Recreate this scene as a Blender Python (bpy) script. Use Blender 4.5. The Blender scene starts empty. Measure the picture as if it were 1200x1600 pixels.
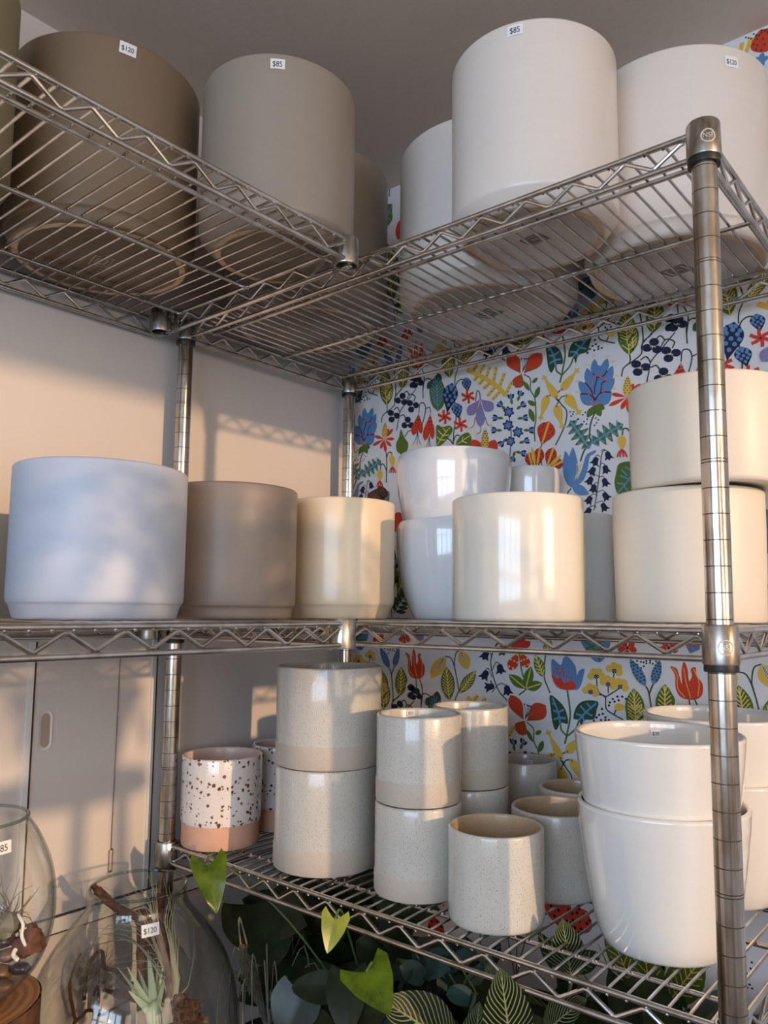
import bpy, bmesh, math, random
from mathutils import Vector, Matrix, noise
C = bpy.context.scene.collection
scn = bpy.context.scene
PI = math.pi
random.seed(7)
rnd = random.Random(11)

# ------------------------------------------------------------------ camera (measured from the photograph)
F_PX = 1221.0953; PITCH, YAW, ROLL = 0.1050018, -0.6847045, 0.0081988
CAM = Vector((1.1232769, -0.7818406, 0.3804518)); PPX, PPY = 626.126, 825.861
FW = Vector((math.sin(YAW)*math.cos(PITCH), math.cos(YAW)*math.cos(PITCH), math.sin(PITCH)))
R0 = Vector((math.cos(YAW), -math.sin(YAW), 0)); U0 = R0.cross(FW)
RT = R0*math.cos(ROLL)+U0*math.sin(ROLL); UP = U0*math.cos(ROLL)-R0*math.sin(ROLL)
def ray(u, v): return FW+RT*((u-PPX)/F_PX)-UP*((v-PPY)/F_PX)
def on(u, v, axis, val):
    d = ray(u, v); t = (val-CAM[axis])/d[axis]; return CAM+d*t
def hit_cyl(u, v, x, y, r, near=True):
    d = ray(u, v); ox, oy = CAM.x-x, CAM.y-y
    a = d.x*d.x+d.y*d.y; b = 2*(ox*d.x+oy*d.y); c = ox*ox+oy*oy-r*r
    q = math.sqrt(max(b*b-4*a*c, 0)); t = (-b-q)/(2*a) if near else (-b+q)/(2*a)
    return CAM+d*t
cam = bpy.data.cameras.new('camera'); co = bpy.data.objects.new('camera', cam); C.objects.link(co)
cam.sensor_fit = 'HORIZONTAL'; cam.sensor_width = 36.0; cam.lens = F_PX/1200*36
cam.shift_x = -(PPX-600)/1200; cam.shift_y = (PPY-800)/1200; cam.clip_start = .01
co.matrix_world = Matrix(((RT.x, UP.x, -FW.x, CAM.x), (RT.y, UP.y, -FW.y, CAM.y), (RT.z, UP.z, -FW.z, CAM.z), (0, 0, 0, 1)))
scn.camera = co

# ------------------------------------------------------------------ materials
def lin(c): return tuple((x/255/12.92 if x/255 <= .04045 else ((x/255+.055)/1.055)**2.4) for x in c)+(1,)
class NT:
    def __init__(s, name):
        s.m = bpy.data.materials.new(name); s.m.use_nodes = True; s.t = s.m.node_tree; s.t.nodes.clear()
        s.out = s.t.nodes.new('ShaderNodeOutputMaterial')
    def n(s, typ, **kw):
        nd = s.t.nodes.new(typ)
        for k, v in kw.items():
            if k.startswith('i_'):
                key = k[2:].replace('_', ' '); nd.inputs[int(key) if key.isdigit() else key].default_value = v
            else: setattr(nd, k, v)
        return nd
    def l(s, a, b): s.t.links.new(a, b)
    def ramp(s, fac, stops, interp='LINEAR'):
        r = s.n('ShaderNodeValToRGB'); e = r.color_ramp; e.interpolation = interp
        while len(e.elements) < len(stops): e.elements.new(.5)
        for el, (p, c) in zip(e.elements, stops): el.position = p; el.color = c
        s.l(fac, r.inputs[0]); return r.outputs[0]
    def bsdf(s, rough=.5, metal=0, color=None, spec=.5, coat=0):
        b = s.n('ShaderNodeBsdfPrincipled', i_Roughness=rough, i_Metallic=metal)
        b.inputs['Specular IOR Level'].default_value = spec
        b.inputs['Coat Weight'].default_value = coat; b.inputs['Coat Roughness'].default_value = .06
        if color: b.inputs['Base Color'].default_value = color
        s.l(b.outputs[0], s.out.inputs[0]); return b
    def coords(s, out='Object', scale=(1, 1, 1)):
        c = s.n('ShaderNodeTexCoord'); mp = s.n('ShaderNodeMapping'); mp.inputs['Scale'].default_value = scale
        s.l(c.outputs[out], mp.inputs[0]); return mp.outputs[0]
    def noise(s, co, scale, detail=4, rough=.55):
        x = s.n('ShaderNodeTexNoise', i_Scale=scale, i_Detail=detail, i_Roughness=rough); s.l(co, x.inputs['Vector']); return x.outputs[0]
    def bump(s, h, b, strength=.2, dist=.002):
        x = s.n('ShaderNodeBump', i_Strength=strength, i_Distance=dist); s.l(h, x.inputs['Height']); s.l(x.outputs[0], b.inputs['Normal'])
    def mix(s, fac, a, b):
        x = s.n('ShaderNodeMix', data_type='RGBA')
        if hasattr(fac, 'links'): s.l(fac, x.inputs[0])
        else: x.inputs[0].default_value = fac
        for v, k in ((a, 6), (b, 7)):
            if hasattr(v, 'links'): s.l(v, x.inputs[k])
            else: x.inputs[k].default_value = v
        return x.outputs[2]
def sc(c, k): return tuple(min(1, x*k) for x in c[:3])+(1,)
def plain(name, rgb, rough=.5, metal=0, spec=.5, var=.06, scale=20, bump=0):
    t = NT(name); c = lin(rgb); b = t.bsdf(rough, metal, None, spec); co_ = t.coords()
    n_ = t.noise(co_, scale); t.l(t.ramp(n_, [(.3, sc(c, 1-var)), (.7, sc(c, 1+var))]), b.inputs['Base Color'])
    if bump: t.bump(n_, b, bump, .001)
    return t.m
def ceramic(name, rgb, rough, coat=0, bump=.03):
    t = NT(name); c = lin(rgb); b = t.bsdf(rough, 0, None, .5, coat); co_ = t.coords(scale=(6, 6, 40))
    n_ = t.noise(co_, 3, 3); t.l(t.ramp(n_, [(.25, sc(c, .985)), (.75, sc(c, 1.01))]), b.inputs['Base Color'])
    n2 = t.noise(t.coords(), 60, 2); t.bump(n2, b, bump, .0006)
    return t.m
def speckle(name, base, spots, scale=300, thr=.30, rough=.3, coat=.5, amount=1.0):
    t = NT(name); c = lin(base); b = t.bsdf(rough, 0, None, .5, coat); co_ = t.coords()
    v = t.n('ShaderNodeTexVoronoi', i_Scale=scale); v.feature = 'F1'; nz = t.n('ShaderNodeTexNoise', i_Scale=scale*1.3, i_Detail=1); t.l(co_, nz.inputs['Vector']); vm = t.n('ShaderNodeVectorMath', operation='MULTIPLY_ADD'); vm.inputs[1].default_value = (.9/scale,)*3; t.l(nz.outputs[1], vm.inputs[0]); t.l(co_, vm.inputs[2]); t.l(vm.outputs[0], v.inputs['Vector'])
    rv = t.n('ShaderNodeSeparateColor'); t.l(v.outputs['Color'], rv.inputs[0])
    th = t.n('ShaderNodeMath', operation='MULTIPLY', i_1=thr*1.6*amount); t.l(rv.outputs[0], th.inputs[0])
    ls = t.n('ShaderNodeMath', operation='LESS_THAN'); t.l(v.outputs['Distance'], ls.inputs[0]); t.l(th.outputs[0], ls.inputs[1])
    pick = t.n('ShaderNodeMath', operation='GREATER_THAN', i_1=.45); t.l(rv.outputs[1], pick.inputs[0])
    mu = t.n('ShaderNodeMath', operation='MULTIPLY'); t.l(ls.outputs[0], mu.inputs[0]); t.l(pick.outputs[0], mu.inputs[1])
    n_ = t.noise(co_, 14, 4); bc = t.ramp(n_, [(.3, sc(c, .93)), (.7, sc(c, 1.04))])
    sp = t.mix(rv.outputs[2], lin(spots[0]), lin(spots[1]))
    t.l(t.mix(mu.outputs[0], bc, sp), b.inputs['Base Color']); t.bump(t.noise(co_, 90, 2), b, .12, .0008)
    return t.m
def metal(name, rgb, rough=.28, worn=None, grime=.5, scale=60):
    t = NT(name); c = lin(rgb); b = t.bsdf(rough, 1, c); co_ = t.coords(scale=(1, 1, .35))
    n_ = t.noise(co_, scale, 3, .5)
    w = lin(worn) if worn else sc(c, .6)
    t.l(t.ramp(n_, [(.35, w), (.35+grime*.4, c)]), b.inputs['Base Color'])
    n2 = t.noise(co_, scale*4, 3); rr = t.n('ShaderNodeMapRange', i_3=rough*.85, i_4=rough*1.25); t.l(n2, rr.inputs[0]); t.l(rr.outputs[0], b.inputs['Roughness'])
    return t.m
def glass(name, tint=(.985, .992, .988, 1), edge=(.50, .56, .54, 1)):
    t = NT(name); tr = t.n('ShaderNodeBsdfTransparent'); gl = t.n('ShaderNodeBsdfGlossy', i_Roughness=.015)
    lw = t.n('ShaderNodeLayerWeight', i_Blend=.5)
    p = t.n('ShaderNodeMath', operation='POWER', i_1=3.0); t.l(lw.outputs['Facing'], p.inputs[0])
    q = t.n('ShaderNodeMath', operation='POWER', i_1=5.0); t.l(lw.outputs['Facing'], q.inputs[0])
    t.l(t.mix(q.outputs[0], tint, edge), tr.inputs[0])
    mr = t.n('ShaderNodeMapRange', i_3=.045, i_4=.6); t.l(p.outputs[0], mr.inputs[0])
    mx = t.n('ShaderNodeMixShader'); t.l(mr.outputs[0], mx.inputs[0]); t.l(tr.outputs[0], mx.inputs[1]); t.l(gl.outputs[0], mx.inputs[2])
    t.l(mx.outputs[0], t.out.inputs[0]); return t.m
def leafmat(name, dark, light, stripe=None, nstripe=9, rough=.35, trans=.25):
    t = NT(name); b = t.bsdf(rough, 0, None, .5); uv = t.n('ShaderNodeUVMap'); sep = t.n('ShaderNodeSeparateXYZ'); t.l(uv.outputs[0], sep.inputs[0])
    a = t.n('ShaderNodeMath', operation='SUBTRACT', i_1=.5); t.l(sep.outputs[0], a.inputs[0])
    ab = t.n('ShaderNodeMath', operation='ABSOLUTE'); t.l(a.outputs[0], ab.inputs[0])
    n_ = t.noise(t.coords(), 45, 4); base = t.ramp(n_, [(.3, lin(dark)), (.75, lin(light))])
    k = t.n('ShaderNodeMath', operation='MULTIPLY', i_1=(.75 if stripe else .55)); t.l(ab.outputs[0], k.inputs[0])
    s_ = t.n('ShaderNodeMath', operation='SUBTRACT'); t.l(sep.outputs[1], s_.inputs[0]); t.l(k.outputs[0], s_.inputs[1])
    nn = t.noise(t.coords(), 22, 2); ns = t.n('ShaderNodeMath', operation='MULTIPLY_ADD', i_1=.09, i_2=0); t.l(nn, ns.inputs[0])
    s2 = t.n('ShaderNodeMath', operation='ADD'); t.l(s_.outputs[0], s2.inputs[0]); t.l(ns.outputs[0], s2.inputs[1])
    f_ = t.n('ShaderNodeMath', operation='MULTIPLY', i_1=nstripe); t.l(s2.outputs[0], f_.inputs[0])
    fr = t.n('ShaderNodeMath', operation='FRACT'); t.l(f_.outputs[0], fr.inputs[0])
    d_ = t.n('ShaderNodeMath', operation='SUBTRACT', i_1=.5); t.l(fr.outputs[0], d_.inputs[0])
    e_ = t.n('ShaderNodeMath', operation='ABSOLUTE'); t.l(d_.outputs[0], e_.inputs[0])
    lt = t.n('ShaderNodeMath', operation='LESS_THAN', i_1=(.13 if stripe else .06)); t.l(e_.outputs[0], lt.inputs[0])
    mid = t.n('ShaderNodeMath', operation='LESS_THAN', i_1=.018); t.l(ab.outputs[0], mid.inputs[0])
    mxx = t.n('ShaderNodeMath', operation='MAXIMUM'); t.l(lt.outputs[0], mxx.inputs[0]); t.l(mid.outputs[0], mxx.inputs[1])
    col = t.mix(mxx.outputs[0], base, lin(stripe) if stripe else t.mix(.25, base, lin(light)))
    t.l(col, b.inputs['Base Color'])
    td = t.n('ShaderNodeBsdfTranslucent'); t.l(col, td.inputs[0])
    ms = t.n('ShaderNodeMixShader'); ms.inputs[0].default_value = trans; t.l(b.outputs[0], ms.inputs[1]); t.l(td.outputs[0], ms.inputs[2]); t.l(ms.outputs[0], t.out.inputs[0])
    return t.m
M = {}
M['taupe'] = ceramic('matte_taupe', (158, 147, 134), .38)
M['taupe_dark'] = ceramic('matte_dark_taupe', (132, 114, 93), .38)
M['taupe_warm'] = ceramic('matte_warm_taupe', (140, 127, 117), .42)
M['taupe_foot'] = plain('bare_taupe_clay', (224, 198, 164), .7)
M['olive'] = ceramic('matte_olive', (146, 140, 112), .5)
M['white_matte'] = ceramic('matte_white', (230, 221, 212), .24)
M['white_foot'] = plain('bare_white_clay', (222, 192, 154), .7)
M['blue_white'] = ceramic('cool_white_matte', (184, 194, 212), .45)
M['cream'] = ceramic('cream_glaze', (234, 214, 184), .28, .2)
M['ivory'] = ceramic('ivory_gloss', (232, 226, 212), .2, .6)
M['ivory_matte'] = ceramic('ivory_matte', (232, 222, 205), .42)
M['gloss'] = ceramic('white_gloss', (228, 230, 234), .14, 1.0)
M['gloss_warm'] = ceramic('warm_white_gloss', (232, 230, 225), .12, 1.0)
M['stone'] = speckle('speckled_stoneware', (208, 204, 194), ((120, 110, 90), (168, 150, 128)), 850, .27, .26, .6)
M['stone_bare'] = speckle('bare_stoneware', (200, 188, 173), ((150, 132, 110), (172, 155, 132)), 850, .24, .6, 0)
M['stone_in'] = speckle('tan_stoneware', (186, 160, 128), ((130, 104, 74), (150, 125, 90)), 850, .26, .3, .5)
M['stone_grey'] = speckle('grey_stoneware', (190, 182, 171), ((112, 96, 80), (150, 132, 110)), 850, .27, .3, .5)
M['splash'] = speckle('brown_speckled_white', (240, 232, 226), ((84, 52, 26), (132, 90, 52)), 175, .36, .2, .8)
M['pink_in'] = plain('pale_pink_glaze', (226, 200, 190), .25)
M['terracotta'] = plain('pink_terracotta', (226, 176, 150), .75, var=.05, scale=40)
M['wire'] = metal('zinc_wire', (208, 206, 203), .22, (182, 177, 170), .6, 40)
M['post'] = metal('worn_chrome_post', (206, 202, 196), .19, (166, 154, 138), .7, 46)
M['collar'] = metal('cast_collar', (184, 180, 173), .3, (140, 130, 116), .5, 90)
M['groove'] = metal('dark_groove', (120, 112, 102), .35)
M['emboss'] = plain('painted_glint_mark', (214, 208, 198), .35, .3, var=.02)  # paler than the collar: painted stand-in for highlights on the raised letters
M['black'] = plain('black_plastic', (22, 21, 22), .45)
M['paper'] = plain('white_sticker_paper', (240, 240, 240), .6, var=.01)
M['ink'] = plain('black_ink', (25, 25, 30), .6)
M['mark_light'] = plain('pale_stamp', (206, 198, 186), .7)
M['mark_dark'] = plain('grey_stamp', (120, 112, 108), .7)
M['glass'] = glass('clear_glass')
M['glass_rim'] = glass('thick_glass_rim', (.72, .77, .75, 1), (.3, .34, .33, 1))
M['table'] = plain('dark_stained_wood', (30, 22, 18), .6, var=.25, scale=8)
M['bark'] = plain('bark', (92, 62, 44), .9, var=.55, scale=60, bump=1)
M['drift'] = plain('brown_driftwood', (96, 62, 46), .8, var=.5, scale=70, bump=.8)
M['drift_pale'] = plain('grey_driftwood', (126, 106, 92), .85, var=.4, scale=60, bump=.8)
M['moss'] = plain('dry_moss', (84, 60, 42), .95, var=.6, scale=120, bump=1)
M['air'] = plain('silver_air_plant', (150, 152, 128), .6, var=.2, scale=30)
M['air_grey'] = plain('grey_air_plant', (120, 116, 100), .7, var=.25, scale=30)
M['air_pale'] = plain('pale_green_air_plant', (196, 206, 158), .55, var=.1, scale=20)
M['pebble'] = plain('river_pebble', (120, 92, 72), .35, var=.5, scale=18)
M['pebble_dark'] = plain('dark_pebble', (66, 56, 62), .3, var=.4, scale=18)
M['shell'] = plain('white_shell', (232, 224, 212), .5, var=.08)
M['soil'] = plain('dark_soil', (34, 26, 22), .95, var=.4, scale=90)
M['darkpot'] = plain('dark_plastic_pot', (30, 30, 30), .5)
M['stem'] = plain('green_stem', (70, 92, 46), .5)
M['vine'] = leafmat('vine_leaf', (56, 82, 12), (108, 134, 26), rough=.3)
M['vine_yellow'] = leafmat('yellowed_vine_leaf', (104, 132, 36), (176, 178, 62), rough=.3)
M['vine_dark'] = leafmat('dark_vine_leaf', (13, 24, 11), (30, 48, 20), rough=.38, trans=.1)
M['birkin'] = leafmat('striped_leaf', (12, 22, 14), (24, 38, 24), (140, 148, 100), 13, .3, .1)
M['euc'] = leafmat('blue_green_leaf', (38, 62, 58), (70, 98, 90), rough=.55)
M['grassy'] = leafmat('lime_grass_blade', (52, 66, 18), (104, 116, 40), rough=.45)
M['fern'] = leafmat('fern_leaflet', (44, 76, 24), (86, 120, 40), rough=.5)
M['plume'] = plain('dried_plume', (92, 88, 68), .9, var=.2)
def woodtop():
    t = NT('cut_wood_end'); b = t.bsdf(.6); co_ = t.coords(); w = t.n('ShaderNodeTexWave', i_Scale=28, i_Distortion=3.0); w.wave_type = 'RINGS'; w.rings_direction = 'Z'
    t.l(co_, w.inputs['Vector']); t.l(t.ramp(w.outputs[1], [(.2, lin((190, 134, 82))), (.8, lin((158, 104, 60)))]), b.inputs['Base Color']); return t.m
M['woodtop'] = woodtop()
def plaster(name, rgb, bump=.25):
    t = NT(name); c = lin(rgb); b = t.bsdf(.55, 0, None, .35); co_ = t.coords()
    n_ = t.noise(co_, 2.2, 5); t.l(t.ramp(n_, [(.3, sc(c, .95)), (.7, sc(c, 1.02))]), b.inputs['Base Color'])
    t.bump(t.noise(co_, 26, 6, .65), b, bump, .002); return t.m
M['wall'] = plaster('white_painted_plaster', (216, 208, 202))
M['ceil'] = plaster('painted_ceiling', (214, 200, 186), .35)
M['floor'] = plain('grey_floor', (120, 112, 104), .6, var=.1, scale=4)
M['trim'] = plain('white_trim', (226, 222, 218), .45, var=.02)
M['gap'] = plain('dark_gap', (70, 62, 58), .8)

# ------------------------------------------------------------------ mesh builder
def crom(pts, n=6, closed=False):
    P = [Vector(p) for p in pts]; out = []; m = len(P)
    if m < 3 and not closed: return P
    rng = range(m) if closed else range(m-1)
    for i in rng:
        p1, p2 = P[i], P[(i+1) % m]
        p0 = P[(i-1) % m] if closed or i > 0 else p1*2-p2
        p3 = P[(i+2) % m] if closed or i+2 < m else p2*2-p1
        for k in range(n):
            t = k/n; out.append(.5*((2*p1)+(p2-p0)*t+(2*p0-5*p1+4*p2-p3)*t*t+(3*p1-p0-3*p2+p3)*t*t*t))
    if not closed: out.append(P[-1])
    return out
class MB:
    def __init__(s): s.v = []; s.f = []; s.mi = []; s.uv = []; s.anyuv = False
    def face(s, idx, m=0, uv=None):
        s.f.append(tuple(idx)); s.mi.append(m); s.uv.append(uv)
        if uv: s.anyuv = True
    def add(s, vs): b = len(s.v); s.v.extend(Vector(p) for p in vs); return b
    def box(s, c, sz, m=0, rot=None):
        c = Vector(c); hx, hy, hz = sz[0]/2, sz[1]/2, sz[2]/2
        P = [Vector((x, y, z)) for z in (-hz, hz) for y in (-hy, hy) for x in (-hx, hx)]
        if rot: P = [rot @ p for p in P]
        b = s.add([c+p for p in P])
        for q in ((0, 2, 3, 1), (4, 5, 7, 6), (0, 1, 5, 4), (2, 6, 7, 3), (0, 4, 6, 2), (1, 3, 7, 5)): s.face([b+i for i in q], m)
    def tube(s, pts, r, n=8, m=0, caps=True, closed=False):
        P = [Vector(p) for p in pts]; k = len(P); R = r if isinstance(r, (list, tuple)) else [r]*k
        prev = None; base = len(s.v)
        for i, p in enumerate(P):
            if closed: t = P[(i+1) % k]-P[i-1]
            else: t = (P[min(i+1, k-1)]-P[max(i-1, 0)])
            t = t.normalized() if t.length > 1e-9 else Vector((0, 0, 1))
            if prev is None: a = t.orthogonal().normalized()
            else:
                a = prev-t*prev.dot(t); a = a.normalized() if a.length > 1e-6 else t.orthogonal().normalized()
            prev = a; b_ = t.cross(a)
            s.add([p+(a*math.cos(2*PI*j/n)+b_*math.sin(2*PI*j/n))*R[i] for j in range(n)])
        for i in range(k if closed else k-1):
            i2 = (i+1) % k
            for j in range(n): s.face((base+i*n+j, base+i*n+(j+1) % n, base+i2*n+(j+1) % n, base+i2*n+j), m)
        if caps and not closed:
            s.face([base+j for j in reversed(range(n))], m); s.face([base+(k-1)*n+j for j in range(n)], m)
    def lathe(s, prof, n=96, m=0, mats=None, c=(0, 0, 0)):
        c = Vector(c); rings = []
        for r, z in prof:
            if r < 1e-6: rings.append([s.add([c+Vector((0, 0, z))])])
            else:
                b = s.add([c+Vector((r*math.cos(2*PI*j/n), r*math.sin(2*PI*j/n), z)) for j in range(n)]); rings.append(list(range(b, b+n)))
        for i in range(len(rings)-1):
            A, B = rings[i], rings[i+1]; mm = mats[i] if mats else m
            for j in range(n):
                j2 = (j+1) % n
                if len(A) == 1 and len(B) == 1: continue
                if len(A) == 1: s.face((A[0], B[j2], B[j]), mm)
                elif len(B) == 1: s.face((A[j], A[j2], B[0]), mm)
                else: s.face((A[j], A[j2], B[j2], B[j]), mm)
    def blob(s, c, rx, ry, rz, m=0, rough=.15, seed=0, n=14, k=9):
        c = Vector(c); rings = []
        for i in range(k+1):
            th = PI*i/k
            ring = []
            for j in range(n):
                ph = 2*PI*j/n; d = Vector((math.sin(th)*math.cos(ph), math.sin(th)*math.sin(ph), math.cos(th)))
                q = 1+rough*noise.noise(d*1.7+Vector((seed*3.1, seed*1.7, 0)))
                ring.append(Vector((d.x*rx, d.y*ry, d.z*rz))*q+c)
                if i in (0, k): break
            b = s.add(ring); rings.append(list(range(b, b+len(ring))))
        for i in range(k):
            A, B = rings[i], rings[i+1]
            for j in range(n):
                j2 = (j+1) % n
                if len(A) == 1: s.face((A[0], B[j], B[j2]), m)
                elif len(B) == 1: s.face((A[j], B[0], A[j2]), m)
                else: s.face((A[j], B[j], B[j2], A[j2]), m)
    def leaf(s, base, tip, width, nrm, m=0, shape='oval', droop=.12, fold=.18, nl=12, nw=4, wave=0, seed=0):
        base = Vector(base); tip = Vector(tip); ax = tip-base; L = ax.length; d = ax.normalized(); nrm = Vector(nrm); nrm = (nrm-d*nrm.dot(d)).normalized(); sd = d.cross(nrm)
        def w(t):
            if shape == 'oval': return math.sin(PI*min(1, t**.8))**.75
            if shape == 'arrow': return (1-t)**.75*1.1 if t > .12 else .8+1.6*t
            if shape == 'heart': return 1.12*math.sqrt(max(0, 1-((t-.32)/.68)**2))*(1-.45*max(0, t-.3)) if t > .32 else .55+.55*math.sqrt(max(0, 1-((.32-t)/.42)**2))
            if shape == 'blade': return min(1, t*8+.4)*(1-t)**.6
            if shape == 'round': return math.sqrt(max(0, 1-(2*t-1)**2))
            return 1
        b0 = len(s.v); row = 2*nw+1
        for i in range(nl+1):
            t = i/nl; ww = width/2*w(t)
            if i == nl: ww = 0.0004
            for j in range(-nw, nw+1):
                a = j/nw; back = 0
                if shape in ('arrow', 'heart'): back = -L*(.30 if shape == 'arrow' else .16)*abs(a)**1.4*max(0, 1-t*2.6)
                p = base+d*(L*t+back)+sd*(a*ww)-nrm*(droop*L*t*t)+nrm*(fold*abs(a)*ww)
                if wave: p += nrm*(wave*L*math.sin(9*t+seed+2*a)*abs(a))
                s.v.append(p)
        for i in range(nl):
            for j in range(row-1):
                q = (b0+i*row+j, b0+i*row+j+1, b0+(i+1)*row+j+1, b0+(i+1)*row+j)
                s.face(q, m, tuple((((k-b0) % row)/(row-1), ((k-b0)//row)/nl) for k in q))
    def build(s, name, mats, parent=None, loc=None, smooth=True, angle=40, mesh_only=False):
        me = bpy.data.meshes.new(name); me.from_pydata([tuple(v) for v in s.v], [], s.f)
        for m in (mats if isinstance(mats, (list, tuple)) else [mats]): me.materials.append(M[m] if isinstance(m, str) else m)
        me.polygons.foreach_set('material_index', s.mi)
        if s.anyuv:
            ul = me.uv_layers.new(name='UVMap')
            for p, u in zip(me.polygons, s.uv):
                if u:
                    for li, q in zip(p.loop_indices, u): ul.data[li].uv = q
        if smooth:
            me.polygons.foreach_set('use_smooth', [True]*len(me.polygons)); me.set_sharp_from_angle(angle=math.radians(angle))
        me.update()
        o = bpy.data.objects.new(name, me); C.objects.link(o)
        if parent: o.parent = parent
        if loc is not None: o.location = loc
        return o
def tag(o, label, cat, group=None):
    o['label'] = label; o['category'] = cat
    if group: o['group'] = group
    return o
def empty(name, loc=(0, 0, 0)):
    o = bpy.data.objects.new(name, None); C.objects.link(o); o.location = loc; return o
def struct(o): o['kind'] = 'structure'; return o
_tx = {}
def text_mesh(txt):
    if txt in _tx: return _tx[txt]
    cu = bpy.data.curves.new('t', 'FONT'); cu.body = txt; cu.align_x = 'CENTER'; cu.align_y = 'CENTER'; cu.size = 1
    o = bpy.data.objects.new('t', cu); C.objects.link(o); dg = bpy.context.evaluated_depsgraph_get(); me = o.evaluated_get(dg).to_mesh()
    r = ([tuple(v.co) for v in me.vertices], [tuple(p.vertices) for p in me.polygons]); o.evaluated_get(dg).to_mesh_clear()
    bpy.data.objects.remove(o); bpy.data.curves.remove(cu); _tx[txt] = r; return r
# ------------------------------------------------------------------ room
XW, YW, ZC, ZF = -.045, .462, 1.302, -1.2
X2, Y2 = 3.0, -2.6
def wallbox(name, pieces, mat, extra=None):
    mb = MB()
    for (a, b) in pieces: mb.box([(a[i]+b[i])/2 for i in range(3)], [abs(b[i]-a[i]) for i in range(3)])
    return struct(mb.build(name, mat, smooth=False))
wallbox('floor', [((XW-.1, Y2-.1, ZF-.1), (X2+.1, YW+.1, ZF))], 'floor')
wallbox('ceiling', [((XW-.1, Y2-.1, ZC), (X2+.1, YW+.1, ZC+.1))], 'ceil')
wallbox('wall_left', [((XW-.1, Y2-.1, ZF), (XW, YW+.1, ZC))], 'wall')
# openings: (y or x range, z range)
RO = (-1.9, .36, .12, 1.22)
wallbox('wall_right', [((X2, Y2, ZF), (X2+.1, YW+.1, RO[2])), ((X2, Y2, RO[3]), (X2+.1, YW+.1, ZC)), ((X2, Y2, RO[2]), (X2+.1, RO[0], RO[3])), ((X2, RO[1], RO[2]), (X2+.1, YW+.1, RO[3]))], 'wall')
FO = (.5, 2.6, .0, 1.2)
wallbox('wall_front', [((XW, Y2-.1, ZF), (X2, Y2, FO[2])), ((XW, Y2-.1, FO[3]), (X2, Y2, ZC)), ((XW, Y2-.1, FO[2]), (FO[0], Y2, FO[3])), ((FO[1], Y2-.1, FO[2]), (X2, Y2, FO[3]))], 'wall')
mb = MB()
for y in (RO[0]+.02, -.77, RO[1]-.02): mb.box((X2+.05, y, (RO[2]+RO[3])/2), (.06, .045, RO[3]-RO[2]))
for z in (RO[2]+.02, RO[3]-.02): mb.box((X2+.05, (RO[0]+RO[1])/2, z), (.06, RO[1]-RO[0], .045))
struct(mb.build('window_1', 'trim', smooth=False))
mb = MB()
for x in (FO[0]+.02, FO[0]+.53, FO[0]+1.05, FO[0]+1.57, FO[1]-.02): mb.box((x, Y2-.05, (FO[2]+FO[3])/2), (.045, .06, FO[3]-FO[2]))
for z in (FO[2]+.02, FO[2]+.55, FO[2]+1.1, FO[3]-.02): mb.box(((FO[0]+FO[1])/2, Y2-.05, z), (FO[1]-FO[0], .06, .045))
struct(mb.build('window_2', 'trim', smooth=False))
# lower left wall: a flush sliding panel with seams, a recessed pull, a hung cord with a clip, and a batten
mb = MB()
for y in (-.2105, -.0025):
    mb.box((XW+.0006, y, .02), (.0012, .0035, .62), 1); mb.box((XW+.0015, y-.006, .02), (.003, .008, .62), 0)
struct(mb.build('trim_1', ['trim', 'gap'], smooth=False))
mb = MB(); mb.box((XW+.003, -.2, -.088), (.006, 1.5, .022), 0); mb.box((XW+.0035, -.2, -.0765), (.007, 1.5, .0015), 1); mb.box((XW+.0035, -.2, -.1), (.007, 1.5, .0015), 1)
struct(mb.build('trim_2', ['trim', 'gap'], smooth=False))
mb = MB()   # recessed finger pull
ring = [(0, .010*math.cos(a), .0195*(1 if math.sin(a) > 0 else -1)+.010*math.sin(a)) for a in [2*PI*i/32 for i in range(32)]]
b0 = mb.add([(XW+.0016, -.190+y, .198+z) for _, y, z in ring]); b1 = mb.add([(XW+.0006, -.190+y*.72, .198+z*.86) for _, y, z in ring])
for i in range(32): mb.face((b0+i, b0+(i+1) % 32, b1+(i+1) % 32, b1+i), 0)
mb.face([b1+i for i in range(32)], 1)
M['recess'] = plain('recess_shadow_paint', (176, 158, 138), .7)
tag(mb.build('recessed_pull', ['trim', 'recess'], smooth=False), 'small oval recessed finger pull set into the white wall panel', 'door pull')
mb = MB(); mb.tube([(XW+.002, -.072, .31), (XW+.002, -.0728, .15), (XW+.002, -.0731, .001)], .0006, 6, 0)
mb.tube([(XW+.002, -.0762, .0), (XW+.002, -.0700, .0), (XW+.002, -.0700, -.034), (XW+.002, -.0762, -.034)], .0006, 6, 0, closed=True)
mb.tube([(XW+.002, -.075, -.034), (XW+.003, -.0725, -.032)], .0012, 6, 1); mb.tube([(XW+.002, -.0735, .0), (XW+.003, -.071, .0015)], .0012, 6, 1)
tag(mb.build('hanging_cord', ['drift_pale', 'gap']), 'thin cord with a wire clip hanging down the white wall panel', 'cord')

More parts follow.
